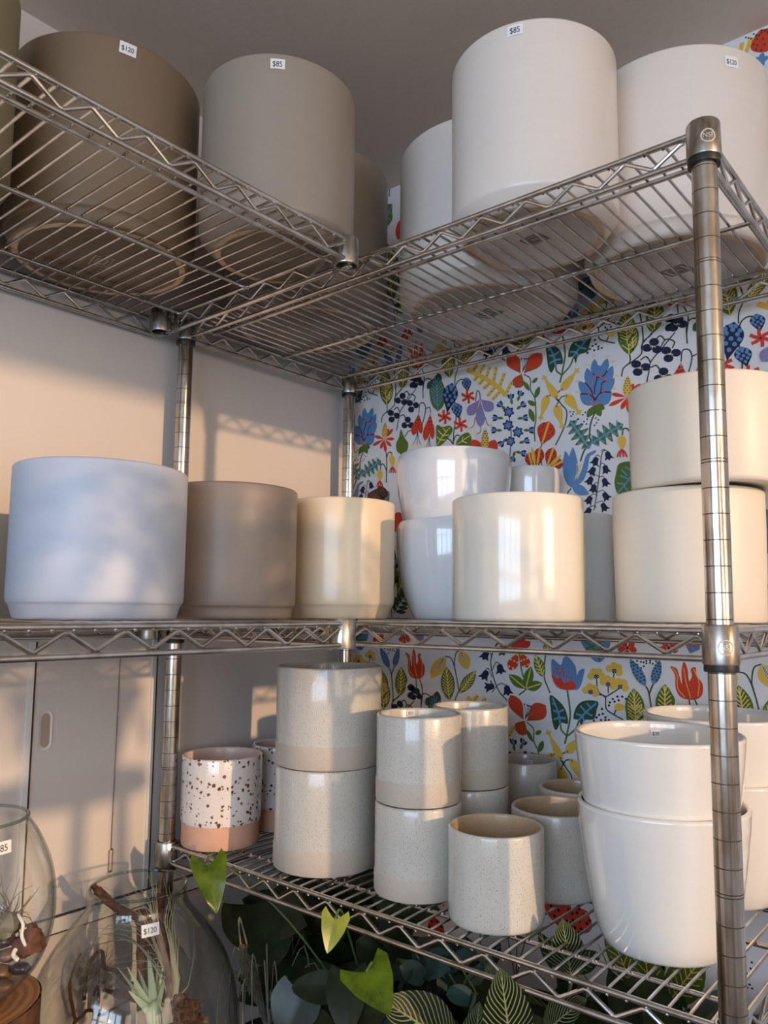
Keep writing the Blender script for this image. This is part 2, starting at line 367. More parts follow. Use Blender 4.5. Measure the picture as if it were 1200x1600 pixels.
# ------------------------------------------------------------------ wallpaper
WM = {'base': (220, 222, 226), 'red': (206, 62, 40), 'blue': (92, 134, 184), 'navy': (26, 36, 66), 'green': (84, 112, 42), 'dgreen': (48, 80, 52), 'stem': (58, 68, 42), 'yellow': (222, 184, 78), 'lilac': (124, 136, 182), 'black': (30, 30, 36), 'pale': (232, 206, 120), 'lblue': (96, 146, 190), 'pink': (222, 92, 92)}
WK = list(WM)
prims = []   # (layer, colour, [wall points (x,z)])
def V(u0, v0, s):
    def f(x, y):
        p = on(u0+x/s, v0+y/s, 1, YW); return Vector((p.x, p.z, 0))
    return f
Z1 = V(550, 560, 5.217); Z2 = V(770, 540, 5.217); Z3 = V(550, 1000, 4.8); Z4 = V(770, 1000, 3.636); Z7 = V(580, 740, 6.66)
def poly(z, col, pts, lay=2, smooth=True, n=5):
    P = [z(*p) for p in pts]; prims.append((lay, col, crom(P, n, True) if smooth else P))
def line(z, col, w, pts, lay=1, taper=False):
    P = crom([z(*p) for p in pts], 5); a = z(*pts[0]); k = (z(pts[0][0]+10, pts[0][1])-a).length/10; w = w*k/2
    for i in range(len(P)-1):
        d = (P[i+1]-P[i]); 
        if d.length < 1e-7: continue
        d = d.normalized(); nn = Vector((-d.y, d.x, 0))*w; e = d*w*.35
        prims.append((lay, col, [P[i]-nn-e, P[i+1]-nn+e, P[i+1]+nn+e, P[i]+nn-e]))
def dot(z, col, x, y, r, lay=3, n=8, e=1):
    prims.append((lay, col, [z(x+r*math.cos(2*PI*i/n), y+r*e*math.sin(2*PI*i/n)) for i in range(n)]))
def dots(z, col, r, pts, lay=3):
    for x, y in pts: dot(z, col, x, y, r, lay)
def pet(z, col, b, t, w, lay=2, fat=.5, n=9):   # petal or leaf from base to tip
    bx, by = b; dx, dy = t[0]-bx, t[1]-by; L = math.hypot(dx, dy); ux, uy = dx/L, dy/L; px, py = -uy, ux
    def W(q): return w/2*(math.sin(PI*q**(math.log(.5)/math.log(fat))))**.8 if 0 < q < 1 else 0
    qs = [i/n for i in range(n+1)]
    pts = [(bx+dx*q+px*W(q), by+dy*q+py*W(q)) for q in qs]+[(bx+dx*q-px*W(q), by+dy*q-py*W(q)) for q in reversed(qs[1:-1])]
    prims.append((lay, col, [z(*p) for p in pts]))
    return lambda q, o: (bx+dx*q+px*W(q)*o, by+dy*q+py*W(q)*o)
def veins(z, col, f, k=5, w=6, lay=3, mid=True, reach=.75):
    if mid: line(z, col, w, [f(.03, 0), f(.5, 0), f(.95, 0)], lay)
    for i in range(k):
        q = .15+.62*i/max(1, k-1)
        for o in (-1, 1): line(z, col, w*.8, [f(q, 0), f(min(.97, q+.16), o*reach)], lay)
def spots(z, col, f, r, k=5, lay=3):
    for i in range(k):
        q = .2+.65*i/max(1, k-1)
        for o in ((-.5, .5) if i % 2 == 0 else (-.0, .75, -.75)): dot(z, col, *f(q, o), r, lay, 6)
def vleaf(z, b, t, w, c='green', v='pale', k=6, vw=6, fat=.5): f = pet(z, c, b, t, w, 2, fat); veins(z, v, f, k, vw); return f
# blue lotus
for b, t, w in [((830, 250), (830, 108), 64), ((900, 220), (935, 104), 62), ((800, 330), (768, 182), 78), ((920, 320), (977, 162), 70), ((800, 420), (698, 288), 82), ((890, 400), (994, 262), 78), ((810, 485), (710, 388), 84), ((870, 485), (967, 378), 90)]: pet(Z2, 'blue', b, t, w, 2, .45)
poly(Z2, 'blue', [(790, 480), (740, 420), (770, 300), (830, 180), (900, 170), (950, 260), (940, 400), (890, 490), (840, 500)], 2)
for p in [[(830, 450), (800, 360), (752, 298)], [(832, 440), (790, 400), (718, 392)], [(835, 430), (830, 350), (850, 265), (818, 228)], [(850, 262), (900, 250), (932, 205)], [(880, 390), (890, 310), (925, 285)], [(835, 445), (880, 385), (968, 378)]]: line(Z2, 'navy', 8, p, 4)
for p in [(835, 252), (880, 252), (920, 272), (800, 312), (785, 388), (830, 408), (900, 368), (806, 472), (850, 466)]: dot(Z2, 'pink', p[0], p[1], 12, 5, 7, 1.3)
for t in [(768, 582), (880, 578), (914, 515)]: pet(Z2, 'green', (838, 488), t, 56, 3, .55)
line(Z2, 'stem', 12, [(835, 540), (797, 640), (790, 740), (800, 790), (745, 860), (715, 942)])
for x, y in [(765, 160), (820, 88), (935, 90), (975, 132), (1008, 248), (986, 352), (690, 290), (696, 380)]:
    line(Z2, 'pale', 5, [(x-16, y+10), (x-8, y-8), (x+2, y+6), (x+10, y-10), (x+18, y+6)], 2)
# oak leaves
def oak(b, t, w, k=5):
    bx, by = b; dx, dy = t[0]-bx, t[1]-by; L = math.hypot(dx, dy); px, py = -dy/L, dx/L; A = []; B = []
    for i in range(41):
        q = i/40; ww = w/2*(math.sin(PI*min(1, q*.92+.06))**.6)*(.62+.38*math.cos(2*PI*q*k+PI)); A.append((bx+dx*q+px*ww, by+dy*q+py*ww)); B.append((bx+dx*q-px*ww, by+dy*q-py*ww))
    prims.append((2, 'green', [Z2(*p) for p in A+B[::-1]]))
    line(Z2, 'lblue', 15, [b, (bx+dx*.5, by+dy*.5), (bx+dx*.95, by+dy*.95)], 3)
    for i in range(k):
        q = (i+.45)/k; 
        for o in (-1, 1): line(Z2, 'lblue', 11, [(bx+dx*(q-.1), by+dy*(q-.1)), (bx+dx*(q+.02)+px*w*.3*o, by+dy*(q+.02)+py*w*.3*o)], 3)
oak((785, 835), (632, 612), 175); oak((812, 792), (1062, 640), 165)
# yellow crowned seed heads
def fish(b, t, w):
    bx, by = b; dx, dy = t[0]-bx, t[1]-by; px, py = -dy, dx; k = w/math.hypot(dx, dy)
    g = lambda q, o: (bx+dx*q+px*o*k, by+dy*q+py*o*k)
    poly(Z2, 'yellow', [g(0, .12), g(.2, .5), g(.5, .38), g(.8, .12), g(.92, .42), g(.94, .14), g(1.04, .04), g(.94, -.14), g(.92, -.42), g(.8, -.12), g(.5, -.38), g(.2, -.5), g(0, -.12)], 2, True, 3)
    dot(Z2, 'red', *g(.06, 0), 8, 3)
fish((558, 366), (700, 186), 66); fish((524, 430), (410, 244), 66); fish((448, 404), (386, 610), 66); fish((596, 402), (716, 560), 84); fish((518, 484), (572, 680), 74)
for p in [[(555, 362), (530, 385), (522, 430)], [(450, 410), (490, 410), (540, 460)], [(600, 405), (560, 420), (540, 450), (520, 490)], [(524, 430), (560, 480), (604, 540), (585, 660), (514, 810)]]: line(Z2, 'stem', 9, p)
# red moth flower
for b, t, w in [((228, 228), (128, 70), 116), ((252, 228), (400, 62), 118), ((236, 228), (188, 345), 100)]: f = pet(Z2, 'red', b, t, w, 2, .62); spots(Z2, 'green', f, 9, 4)
for x in (235, 258, 272, 286): line(Z2, 'navy', 4, [(242, 215), ((x+242)/2+6, 160), (x, 110)], 3); dot(Z2, 'navy', x, 108, 7)
line(Z2, 'green', 9, [(255, 235), (305, 270), (308, 360), (345, 440), (352, 600), (340, 680), (345, 780)])
for b, t, w in [((300, 370), (250, 288), 36), ((345, 430), (382, 332), 40), ((355, 490), (282, 450), 40), ((338, 625), (298, 510), 46), ((320, 306), (366, 262), 30)]: pet(Z2, 'green', b, t, w)
# navy star cluster
for x, y, s in [(130, 540, 48), (125, 650, 48), (205, 705, 48), (145, 780, 42)]:
    for i in range(6):
        a = i*PI/3+.3; pet(Z2, 'navy', (x, y), (x+s*math.cos(a), y+s*math.sin(a)), 30); pet(Z2, 'blue', (x, y), (x+s*.7*math.cos(a), y+s*.7*math.sin(a)), 16, 3)
for x, y, a in [(70, 490, 2.4), (150, 430, 1.7), (220, 405, 1.2), (235, 490, .6), (35, 590, 3.1), (250, 590, .1), (25, 690, 3.1), (300, 690, 0), (80, 790, 3.9), (262, 780, .3), (165, 910, 4.4), (235, 875, -.2)]:
    pet(Z2, 'green', (x-52*math.cos(a), y+52*math.sin(a)), (x, y), 24, 1)
    for o in (-.6, 0, .6): pet(Z2, 'navy' if o else 'blue', (x-8*math.cos(a), y+8*math.sin(a)), (x+44*math.cos(a+o), y-44*math.sin(a+o)), 26, 3 if o else 4)
line(Z2, 'stem', 8, [(130, 560), (150, 720), (140, 900)], 0)
# red spotted hearts
def heart(b, t, w):
    f = pet(Z2, 'red', b, t, w, 2, .62); spots(Z2, 'black', f, 6, 6); line(Z2, 'yellow', 15, [f(.1, 0), f(.5, 0), f(.95, 0)], 4); return f
heart((398, 815), (462, 618), 150); heart((330, 1010), (292, 870), 92); heart((358, 1000), (386, 830), 92); heart((440, 990), (496, 830), 96); heart((460, 1000), (575, 940), 90)
line(Z2, 'stem', 8, [(400, 812), (385, 850), (395, 900), (400, 1000)])
for b, t in [((345, 980), (318, 822)), ((462, 985), (560, 890))]: pet(Z2, 'yellow', b, t, 30, 4)
# blue lily
for b, t, w in [((640, 1160), (592, 855), 92), ((648, 1160), (654, 826), 92), ((650, 1150), (785, 1212), 84)]: pet(Z2, 'blue', b, t, w, 2, .42)
poly(Z2, 'blue', [(650, 1160), (690, 1090), (730, 1000), (760, 900), (800, 868), (842, 853), (830, 880), (790, 910), (775, 1000), (745, 1090), (690, 1140)], 2)
for x, y in [(690, 970), (705, 985), (722, 975)]: line(Z2, 'pale', 4, [(668, 1100), ((x+668)/2+6, 1040), (x, y)], 3); dot(Z2, 'pale', x, y, 8)
line(Z2, 'stem', 10, [(640, 1165), (610, 1205), (600, 1290)])
# navy bells
def bell(z, x, y, a, s=1):
    c, q = math.cos(a), math.sin(a); g = lambda u, w: (x+(u*c+w*q)*s, y+(-u*q+w*c)*s)
    poly(z, 'navy', [g(0, -30), g(20, -20), g(24, 10), g(38, 38), g(14, 30), g(0, 46), g(-14, 30), g(-38, 38), g(-24, 10), g(-20, -20)], 3, True, 3)
line(Z2, 'stem', 8, [(920, 852), (890, 880), (868, 1060), (845, 1230), (826, 1340)])
for x, y, a in [(940, 892, .3), (838, 938, -.4), (920, 1004, .3), (815, 1018, -.5), (795, 1098, -.5), (915, 1110, .4), (824, 1160, -.2), (920, 1225, .6), (788, 1255, -.5), (905, 1312, .5), (780, 1350, -.4)]:
    bell(Z2, x, y, a); line(Z2, 'stem', 6, [(868+(1060-y)*.08, y-30), ((x+868)/2, y-46), (x, y-28)])
# square veined leaf
poly(Z2, 'green', [(1035, 958), (1170, 950), (1180, 1040), (1185, 1130), (1110, 1200), (1020, 1210), (992, 1120), (1005, 1040)], 2, True, 3)
for p in [[(1180, 960), (1110, 1090), (1020, 1200)], [(1110, 1090), (1040, 1060)], [(1110, 1090), (1170, 1130)], [(1145, 1030), (1080, 990)], [(1075, 1130), (1015, 1120)], [(1140, 1040), (1180, 1060)], [(1070, 1140), (1100, 1190)], [(1095, 1060), (1050, 1010)]]: line(Z2, 'lblue', 12, p, 3)
for x, y in [(632, 540), (655, 560), (640, 575), (660, 540), (700, 600), (735, 565), (755, 545), (745, 620), (770, 600), (780, 580), (840, 590), (860, 605), (845, 630), (830, 650), (720, 640), (695, 600), (765, 640)]: dot(Z2, 'navy', x, y, 7)
# red spiky flower with yellow cone and hanging drops
for t in [(182, 632), (166, 712), (232, 738), (274, 768), (322, 718), (348, 656), (336, 572), (300, 570)]: pet(Z1, 'red', (264, 658), t, 26, 2, .65)
f = pet(Z1, 'yellow', (264, 658), (272, 516), 46, 3, .35); spots(Z1, 'navy', f, 4, 7, 4)
line(Z1, 'stem', 8, [(278, 765), (284, 860), (280, 1010)]); line(Z1, 'stem', 7, [(285, 805), (300, 768), (322, 770), (326, 795)]); line(Z1, 'stem', 7, [(284, 925), (262, 868), (240, 866), (232, 910)])
pet(Z1, 'yellow', (325, 788), (332, 888), 48, 2, .4); pet(Z1, 'yellow', (232, 905), (228, 1002), 44, 2, .4)
for x, y in ((332, 885), (228, 1000)):
    for o in (-24, -10, 8, 24): line(Z1, 'red', 9, [(x, y), (x+o*.6, y+16), (x+o, y+46)], 3)
# striped long leaves and trefoils
vleaf(Z1, (282, 385), (280, 160), 108); line(Z1, 'stem', 7, [(285, 380), (285, 430), (250, 470), (240, 522)])
vleaf(Z1, (405, 248), (424, 88), 84); line(Z1, 'stem', 7, [(405, 245), (350, 320), (345, 380), (285, 440)])
for x, y in [(405, 335), (492, 388), (335, 470), (455, 530), (530, 195)]:
    for i in range(3): a = i*2*PI/3+x; dot(Z1, 'navy', x+30*math.cos(a), y+30*math.sin(a), 26, 2, 10)
    for i in range(4): dot(Z1, 'pale', x-12+8*i, y+4*(i % 2), 4, 3, 6)
for p in [[(520, 250), (450, 350), (392, 435), (380, 500), (364, 588)], [(470, 300), (445, 268), (415, 300)], [(430, 380), (470, 295), (515, 310), (505, 350)], [(392, 440), (370, 400), (340, 420)], [(392, 470), (420, 460), (440, 495)]]: line(Z1, 'stem', 7, p)
f = pet(Z1, 'green', (702, 432), (694, 132), 128, 2, .42)
f = pet(Z1, 'green', (700, 435), (690, 135), 130, 2, .55); veins(Z1, 'lblue', f, 8, 7); line(Z1, 'stem', 7, [(660, 180), (610, 165), (580, 210), (580, 325)])
# scaled blue drops with red splashes
for b, t, w in [((775, 455), (818, 200), 124), ((945, 280), (928, 155), 78), ((875, 500), (846, 362), 90)]:
    f = pet(Z1, 'navy', b, t, w, 2, .66)
    for q, os in [(.3, (0,)), (.45, (-.45, .45)), (.58, (-.7, 0, .7)), (.7, (-.45, .45)), (.8, (-.7, 0, .7)), (.9, (-.35, .35))]:
        for o in os: dot(Z1, 'blue', *f(q, o), w*.105, 3, 8, 1.2)
for x, y in [(755, 478), (946, 312), (886, 540)]:
    for i in range(6): a = i*PI/3+.25; line(Z1, 'red', 18, [(x, y), (x+26*math.cos(a), y+26*math.sin(a)), (x+54*math.cos(a+.15), y+54*math.sin(a+.15))], 3)
    dot(Z1, 'navy', x, y, 7, 4)
line(Z1, 'stem', 8, [(925, 172), (880, 175), (845, 225), (838, 360), (850, 480), (832, 590), (826, 700)]); line(Z1, 'stem', 8, [(826, 680), (850, 630), (880, 630)]); line(Z1, 'stem', 8, [(826, 700), (800, 665), (770, 650)])
poly(Z1, 'green', [(692, 545), (740, 560), (800, 548), (822, 590), (780, 655), (740, 700), (695, 716), (688, 640)], 2); poly(Z1, 'green', [(850, 705), (880, 640), (935, 605), (968, 625), (975, 700), (915, 740)], 2)
for p in [[(700, 700), (745, 630), (800, 565)], [(745, 630), (705, 590)], [(745, 630), (790, 625)], [(770, 600), (745, 570)], [(722, 665), (695, 640)], [(722, 665), (760, 665)], [(860, 700), (920, 660), (965, 630)], [(900, 675), (905, 640)], [(900, 675), (940, 690)]]: line(Z1, 'pale', 6, p, 3)
poly(Z1, 'green', [(400, 578), (425, 640), (458, 690), (450, 750), (408, 782), (368, 755), (362, 695), (385, 640)], 2); line(Z1, 'stem', 7, [(430, 640), (460, 595), (500, 585)])
# fuchsias
for x, y, k in [(545, 440, 0), (640, 440, 45)]:
    f = pet(Z1, 'red', (x, y), (x-46, y+190+k), 56, 2, .7); spots(Z1, 'black', f, 4, 6); f = pet(Z1, 'red', (x, y), (x+18, y+178+k), 44, 2, .7); spots(Z1, 'black', f, 4, 6)
    for o in (-36, 0, 28): line(Z1, 'navy', 4, [(x-10, y+150+k), (x-12+o*.4, y+220+k), (x-12+o, y+262+k)], 1); dot(Z1, 'pale', x-12+o, y+266+k, 9)
line(Z1, 'stem', 7, [(545, 440), (555, 370), (590, 370), (600, 430), (570, 555)]); line(Z1, 'stem', 7, [(640, 440), (632, 398), (604, 410)])
# lilac flower
for t, w in [((945, 465), 84), ((1048, 562), 78), ((1150, 425), 96)]:
    f = pet(Z1, 'lilac', (1045, 330), t, w, 2, .68); spots(Z1, 'pink', f, 6, 5)
line(Z1, 'stem', 7, [(1045, 335), (1040, 280), (1020, 268), (1008, 350)])
for p in [[(1005, 480), (990, 550), (955, 572)], [(1050, 560), (1045, 600), (1010, 622)], [(1085, 480), (1105, 540), (1130, 548)]]: line(Z1, 'navy', 5, p); dot(Z1, 'pale', *p[-1], 14)
# yellow cone above red petals
f = pet(Z1, 'yellow', (1085, 740), (1088, 570), 66, 3, .35); spots(Z1, 'navy', f, 6, 7, 4)
for t in [(1000, 680), (1030, 700), (1140, 680), (1190, 710)]: pet(Z1, 'red', (1085, 770), t, 60, 2, .7)
pet(Z1, 'red', (1060, 800), (985, 662), 84, 2, .66); pet(Z1, 'red', (1120, 800), (1165, 662), 84, 2, .66)
# yellow fern
line(Z1, 'yellow', 30, [(940, 95), (1060, 150), (1190, 235), (1250, 300)], 2)
for a, b in [((980, 112), (1015, 60)), ((1030, 135), (1075, 60)), ((1090, 170), (1120, 80)), ((1150, 205), (1175, 80)), ((1200, 245), (1240, 130)), ((1030, 140), (1000, 175)), ((1080, 165), (1040, 205)), ((1130, 195), (1080, 240)), ((1175, 225), (1110, 300)), ((1215, 260), (1150, 330)), ((1250, 300), (1300, 200))]:
    line(Z1, 'yellow', 28, [a, ((a[0]+b[0])/2, (a[1]+b[1])/2), b], 2); dot(Z1, 'yellow', b[0], b[1], 14, 2)
    for q in (.3, .6, .95): dot(Z1, 'dgreen', a[0]+(b[0]-a[0])*q+4, a[1]+(b[1]-a[1])*q, 5, 4, 6)
# --- lower band
for b, t, w in [((280, 215), (212, 50), 50), ((318, 205), (352, 55), 46)]: f = pet(Z3, 'blue', b, t, w, 2, .42); spots(Z3, 'dgreen', f, 6, 7)
line(Z3, 'stem', 7, [(300, 490), (308, 420), (296, 260), (282, 214)]); line(Z3, 'stem', 7, [(296, 262), (308, 225), (318, 200)])
vleaf(Z3, (365, 405), (372, 200), 82); line(Z3, 'stem', 7, [(365, 400), (345, 430), (306, 455)]); vleaf(Z3, (258, 500), (252, 310), 66)
poly(Z4, 'red', [(1008, 150), (1045, 162), (1060, 205), (1075, 250), (1072, 180), (1085, 122), (1106, 165), (1114, 232), (1132, 205), (1124, 166), (1152, 155), (1158, 200), (1192, 250), (1190, 310), (1160, 336), (1115, 340), (1065, 322), (1038, 270), (1036, 200)], 2, True, 3)
for p in [[(1022, 156), (1048, 200), (1050, 270), (1090, 325)], [(1085, 160), (1098, 240), (1125, 330)], [(1140, 165), (1172, 240), (1165, 320)]]: line(Z4, 'yellow', 5, p, 3)
line(Z4, 'stem', 8, [(1115, 340), (1122, 400), (1120, 470)])
for b, t, w in [((700, 122), (592, 290), 96), ((815, 75), (870, 222), 90)]:
    f = pet(Z3, 'yellow', b, t, w, 2); line(Z3, 'base', 16, [f(.1, 0), f(.35, 0), f(.6, 0)], 3); line(Z3, 'navy', 3, [f(.1, .1), f(.6, .12)], 4); line(Z3, 'navy', 3, [f(.1, -.1), f(.6, -.12)], 4)
line(Z3, 'stem', 7, [(700, 122), (745, 140), (775, 230), (802, 380)]); line(Z3, 'stem', 7, [(812, 78), (780, 100), (768, 180), (775, 225)]); line(Z3, 'stem', 7, [(802, 380), (775, 450), (770, 520)])
vleaf(Z3, (732, 455), (708, 200), 104, k=8); vleaf(Z3, (806, 402), (930, 230), 84, k=7)
line(Z3, 'stem', 8, [(1100, 10), (1050, 110), (1045, 210), (1095, 370), (1165, 455)])
for x, y, a in [(1002, 108, -.4), (1128, 72, .3), (1112, 212, .2), (1000, 258, -.5), (1165, 372, .2), (1038, 350, -1.4)]: bell(Z3, x, y, a, 1.05); line(Z3, 'stem', 6, [(1050, y+20), ((x+1050)/2, y-44), (x, y-30)])
for i in range(3): a = i*2*PI/3; dot(Z3, 'navy', 455+28*math.cos(a), 385+34*math.sin(a), 26, 2, 10)
line(Z3, 'stem', 7, [(505, 285), (530, 380), (520, 490)]); poly(Z3, 'dgreen', [(555, 440), (600, 420), (640, 385), (668, 430), (650, 470), (560, 490)], 2)
for b, t, w in [((150, 60), (96, 172), 62), ((156, 60), (198, 158), 56)]: f = pet(Z4, 'red', b, t, w, 2, .68); spots(Z4, 'pale', f, 6, 3)
for t in [(100, 40), (130, -30), (175, -20), (215, 10)]: pet(Z4, 'red', (150, 50), t, 42, 2, .6)
line(Z4, 'green', 8, [(150, 70), (165, 180), (190, 270), (150, 312)])
for t in [(92, 196), (218, 150), (282, 246)]: f = pet(Z4, 'green', (188, 276), t, 58, 2, .5); line(Z4, 'pale', 5, [f(.05, 0), f(.9, 0)], 3)
f = pet(Z4, 'green', (290, 215), (242, 85), 60); veins(Z4, 'pale', f, 5, 7); line(Z4, 'stem', 7, [(300, 80), (290, 200), (325, 300)]); f = pet(Z4, 'green', (300, 90), (325, -10), 50); veins(Z4, 'pale', f, 5, 7)
bt = [(335, 108), (385, 142), (402, 100), (432, 98), (470, 150), (478, 200), (490, 175), (522, 168), (496, 268), (455, 284), (380, 276), (340, 225)]
poly(Z4, 'blue', bt, 2, True, 4); poly(Z4, 'red', [(334, 195), (365, 220), (385, 215), (405, 245), (430, 235), (460, 240), (475, 265), (452, 282), (382, 276), (345, 232)], 3, True, 3)
for x, y in [(365, 160), (380, 190), (405, 180), (420, 205), (445, 215), (350, 180), (395, 160)]: line(Z4, 'red', 5, [(x, y+30), (x, y+5)], 4); dot(Z4, 'red', x, y, 6, 4, 6)
line(Z4, 'green', 10, [(422, 276), (440, 420), (425, 520), (410, 588)]); line(Z4, 'green', 9, [(420, 545), (390, 510), (385, 470)]); line(Z4, 'green', 9, [(425, 545), (470, 505), (490, 460)])
poly(Z4, 'dgreen', [(325, 312), (380, 350), (415, 400), (428, 475), (388, 470), (360, 512), (340, 470), (330, 390)], 2, True, 3); poly(Z4, 'dgreen', [(598, 350), (590, 400), (575, 450), (520, 455), (505, 500), (490, 455), (458, 445), (475, 380), (520, 345)], 2, True, 3)
for p in [[(340, 330), (372, 410), (385, 480)], [(372, 410), (345, 400)], [(372, 410), (405, 395)], [(380, 440), (350, 450)], [(380, 440), (415, 445)], [(358, 370), (340, 360)], [(588, 360), (530, 410), (490, 455)], [(530, 410), (500, 375)], [(530, 410), (565, 430)], [(510, 430), (475, 420)], [(510, 430), (520, 460)], [(560, 385), (535, 360)]]: line(Z4, 'lblue', 10, p, 3)
for x, y in [(588, 208), (690, 176), (655, 252), (724, 266), (556, 296)]:
    for i in range(4): a = -PI/2+(i-1.5)*1.0+(x % 7)*.1; dot(Z4, 'yellow', x+30*math.cos(a), y+30*math.sin(a), 22, 2, 9)
    dot(Z4, 'navy', x, y, 14, 3)
    for i in range(4): dot(Z4, 'base', x+7*math.cos(i*1.57), y+7*math.sin(i*1.57), 2.5, 4, 5)
for p in [[(588, 215), (600, 290), (640, 325)], [(690, 185), (685, 215)], [(655, 260), (656, 300)], [(718, 275), (680, 300), (640, 325)], [(565, 300), (610, 310), (640, 325), (645, 390), (690, 425), (740, 452)], [(720, 385), (700, 400), (690, 422)]]: line(Z4, 'stem', 7, p)
dot(Z4, 'yellow', 720, 382, 30, 2, 12, .75)
for x, y in [(665, 355), (682, 335), (708, 322), (735, 322), (757, 335), (715, 342), (692, 350), (660, 372), (605, 425), (620, 392), (625, 420), (640, 440), (615, 455), (590, 440), (575, 458), (640, 455), (660, 455)]: dot(Z4, 'navy', x, y, 7)
vleaf(Z4, (815, 490), (800, 275), 112, k=8); vleaf(Z4, (980, 420), (980, 275), 112, k=7)
for x, y in [(765, 45), (1000, 45)]:
    for i in range(5): a = i*2*PI/5+.4; pet(Z4, 'red', (x, y), (x+58*math.cos(a), y+48*math.sin(a)), 38, 2, .65)
    dot(Z4, 'navy', x, y, 8)
poly(Z4, 'blue', [(505, -10), (655, -10), (658, 60), (620, 122), (575, 118), (530, 60)], 2, True, 3)
for p in [[(520, 0), (580, 60), (610, 118)], [(560, 40), (610, 10)], [(580, 60), (640, 50)], [(595, 90), (640, 90)], [(560, 40), (530, 50)]]: line(Z4, 'green', 12, p, 3)
poly(Z4, 'blue', [(1090, 20), (1180, 20), (1175, 55), (1120, 78)], 2, False); dots(Z4, 'pink', 7, [(1110, 35), (1135, 45), (1160, 35)])
for i in range(14): dot(Z4, 'navy', 820+110*(i % 7)/6+rnd.uniform(-4, 4), 118+26*(i//7)+rnd.uniform(-8, 8)+8*math.sin(i), 6)
# dark fern and small sprigs near the middle shelf
line(Z7, 'dgreen', 7, [(235, 1460), (280, 1370), (345, 1280), (420, 1200)])
for k in range(6):
    q = k/5; x, y = 250+150*q, 1430-210*q
    pet(Z7, 'dgreen', (x, y), (x-30-10*q, y-110), 46); pet(Z7, 'dgreen', (x, y), (x+115-10*k, y+16), 44)
for p in [(262, 930), (285, 1100)]:
    for i in range(5): a = i*1.256; pet(Z7, 'lilac' if p[1] < 1000 else 'navy', p, (p[0]+50*math.cos(a), p[1]+60*math.sin(a)), 30)
poly(Z7, 'red', [(255, 410), (320, 415), (330, 480), (290, 560), (255, 620), (225, 520)], 2)
# motifs of the rest of the repeat (behind the pots and below the bottom shelf), wall millimetres
def ZW(x, y): return Vector((x/1000, y/1000, 0))
for b, t, w in [((470, -158), (452, -96), 52), ((478, -158), (512, -110), 44)]: f = pet(ZW, 'red', b, t, w, 2, .65); spots(ZW, 'black', f, 3, 6)
line(ZW, 'stem', 2, [(474, -158), (470, -200), (482, -250)]); f = pet(ZW, 'dgreen', (474, -215), (535, -170), 34); veins(ZW, 'pale', f, 5, 1.6)
f = pet(ZW, 'dgreen', (470, -230), (420, -165), 34); veins(ZW, 'pale', f, 5, 1.6)
for x, y in [(380, -110), (352, -150), (400, -160)]:
    for i in range(5): a = i*1.257; dot(ZW, 'yellow', x+12*math.cos(a), y+12*math.sin(a), 8.5, 2, 9)
    dot(ZW, 'navy', x, y, 5); line(ZW, 'stem', 2, [(x, y-10), ((x+375)/2, -210), (375, -260)])
for b, t, w in [((620, -230), (600, -90), 60), ((640, -220), (700, -130), 54), ((590, -210), (545, -120), 44)]: f = pet(ZW, 'green', b, t, w); veins(ZW, 'pale', f, 7, 1.8)
line(ZW, 'stem', 2, [(622, -225), (628, -290)])
for b, t, w in [((300, -190), (268, -95), 40), ((300, -190), (302, -85), 40), ((300, -190), (338, -100), 40)]: pet(ZW, 'blue', b, t, w, 2, .45)
line(ZW, 'stem', 2, [(300, -190), (306, -280)]); f = pet(ZW, 'dgreen', (304, -260), (345, -205), 30); veins(ZW, 'lblue', f, 5, 1.6); f = pet(ZW, 'dgreen', (304, -262), (262, -210), 30); veins(ZW, 'lblue', f, 5, 1.6)
for i in range(22): dot(ZW, 'navy', 205+rnd.uniform(-24, 24), -150+rnd.uniform(-30, 30), 1.7)
f = pet(ZW, 'red', (210, -250), (196, -195), 40, 2, .6); spots(ZW, 'navy', f, 3, 5); f = pet(ZW, 'red', (560, -290), (540, -240), 36, 2, .6); spots(ZW, 'navy', f, 3, 5)
f = pet(ZW, 'red', (842, 1258), (834, 1300), 40, 2, .5); spots(ZW, 'dgreen', f, 2.2, 6)
for a, b in [((800, 1262), (806, 1290)), ((790, 1258), (792, 1282)), ((811, 1270), (820, 1292))]: line(ZW, 'yellow', 7, [a, ((a[0]+b[0])/2, (a[1]+b[1])/2), b], 2)
for i in range(5): a = i*1.257; pet(ZW, 'blue', (832, 1248), (832+13*math.cos(a), 1248+13*math.sin(a)), 9)
for i in range(8): dot(ZW, 'navy', 812+4*i, 1297-(i % 3)*3, 1.5)
TX, TZ = .54, .636
def clipx(P, fn):
    out = []
    for i in range(len(P)):
        a, b = P[i-1], P[i]; da, db = fn(a), fn(b)
        if (da >= 0) != (db >= 0): out.append(a+(b-a)*(da/(da-db)))
        if db >= 0: out.append(b)
    return out
mb = MB(); BW = YW+.1
mb.box(((XW-.1+X2+.1)/2, YW+.05, (ZF+ZC)/2), (X2-XW+.2, .1, ZC-ZF), 0)
lvl = []; order = sorted(range(len(prims)), key=lambda k: prims[k][0])
for k in order:
    P = prims[k][2]; bb = (min(p.x for p in P), max(p.x for p in P), min(p.y for p in P), max(p.y for p in P)); L = 0
    for c, l_ in lvl:
        if l_ >= L and bb[0] < c[1] and bb[1] > c[0] and bb[2] < c[3] and bb[3] > c[2]: L = l_+1
    lvl.append((bb, L))
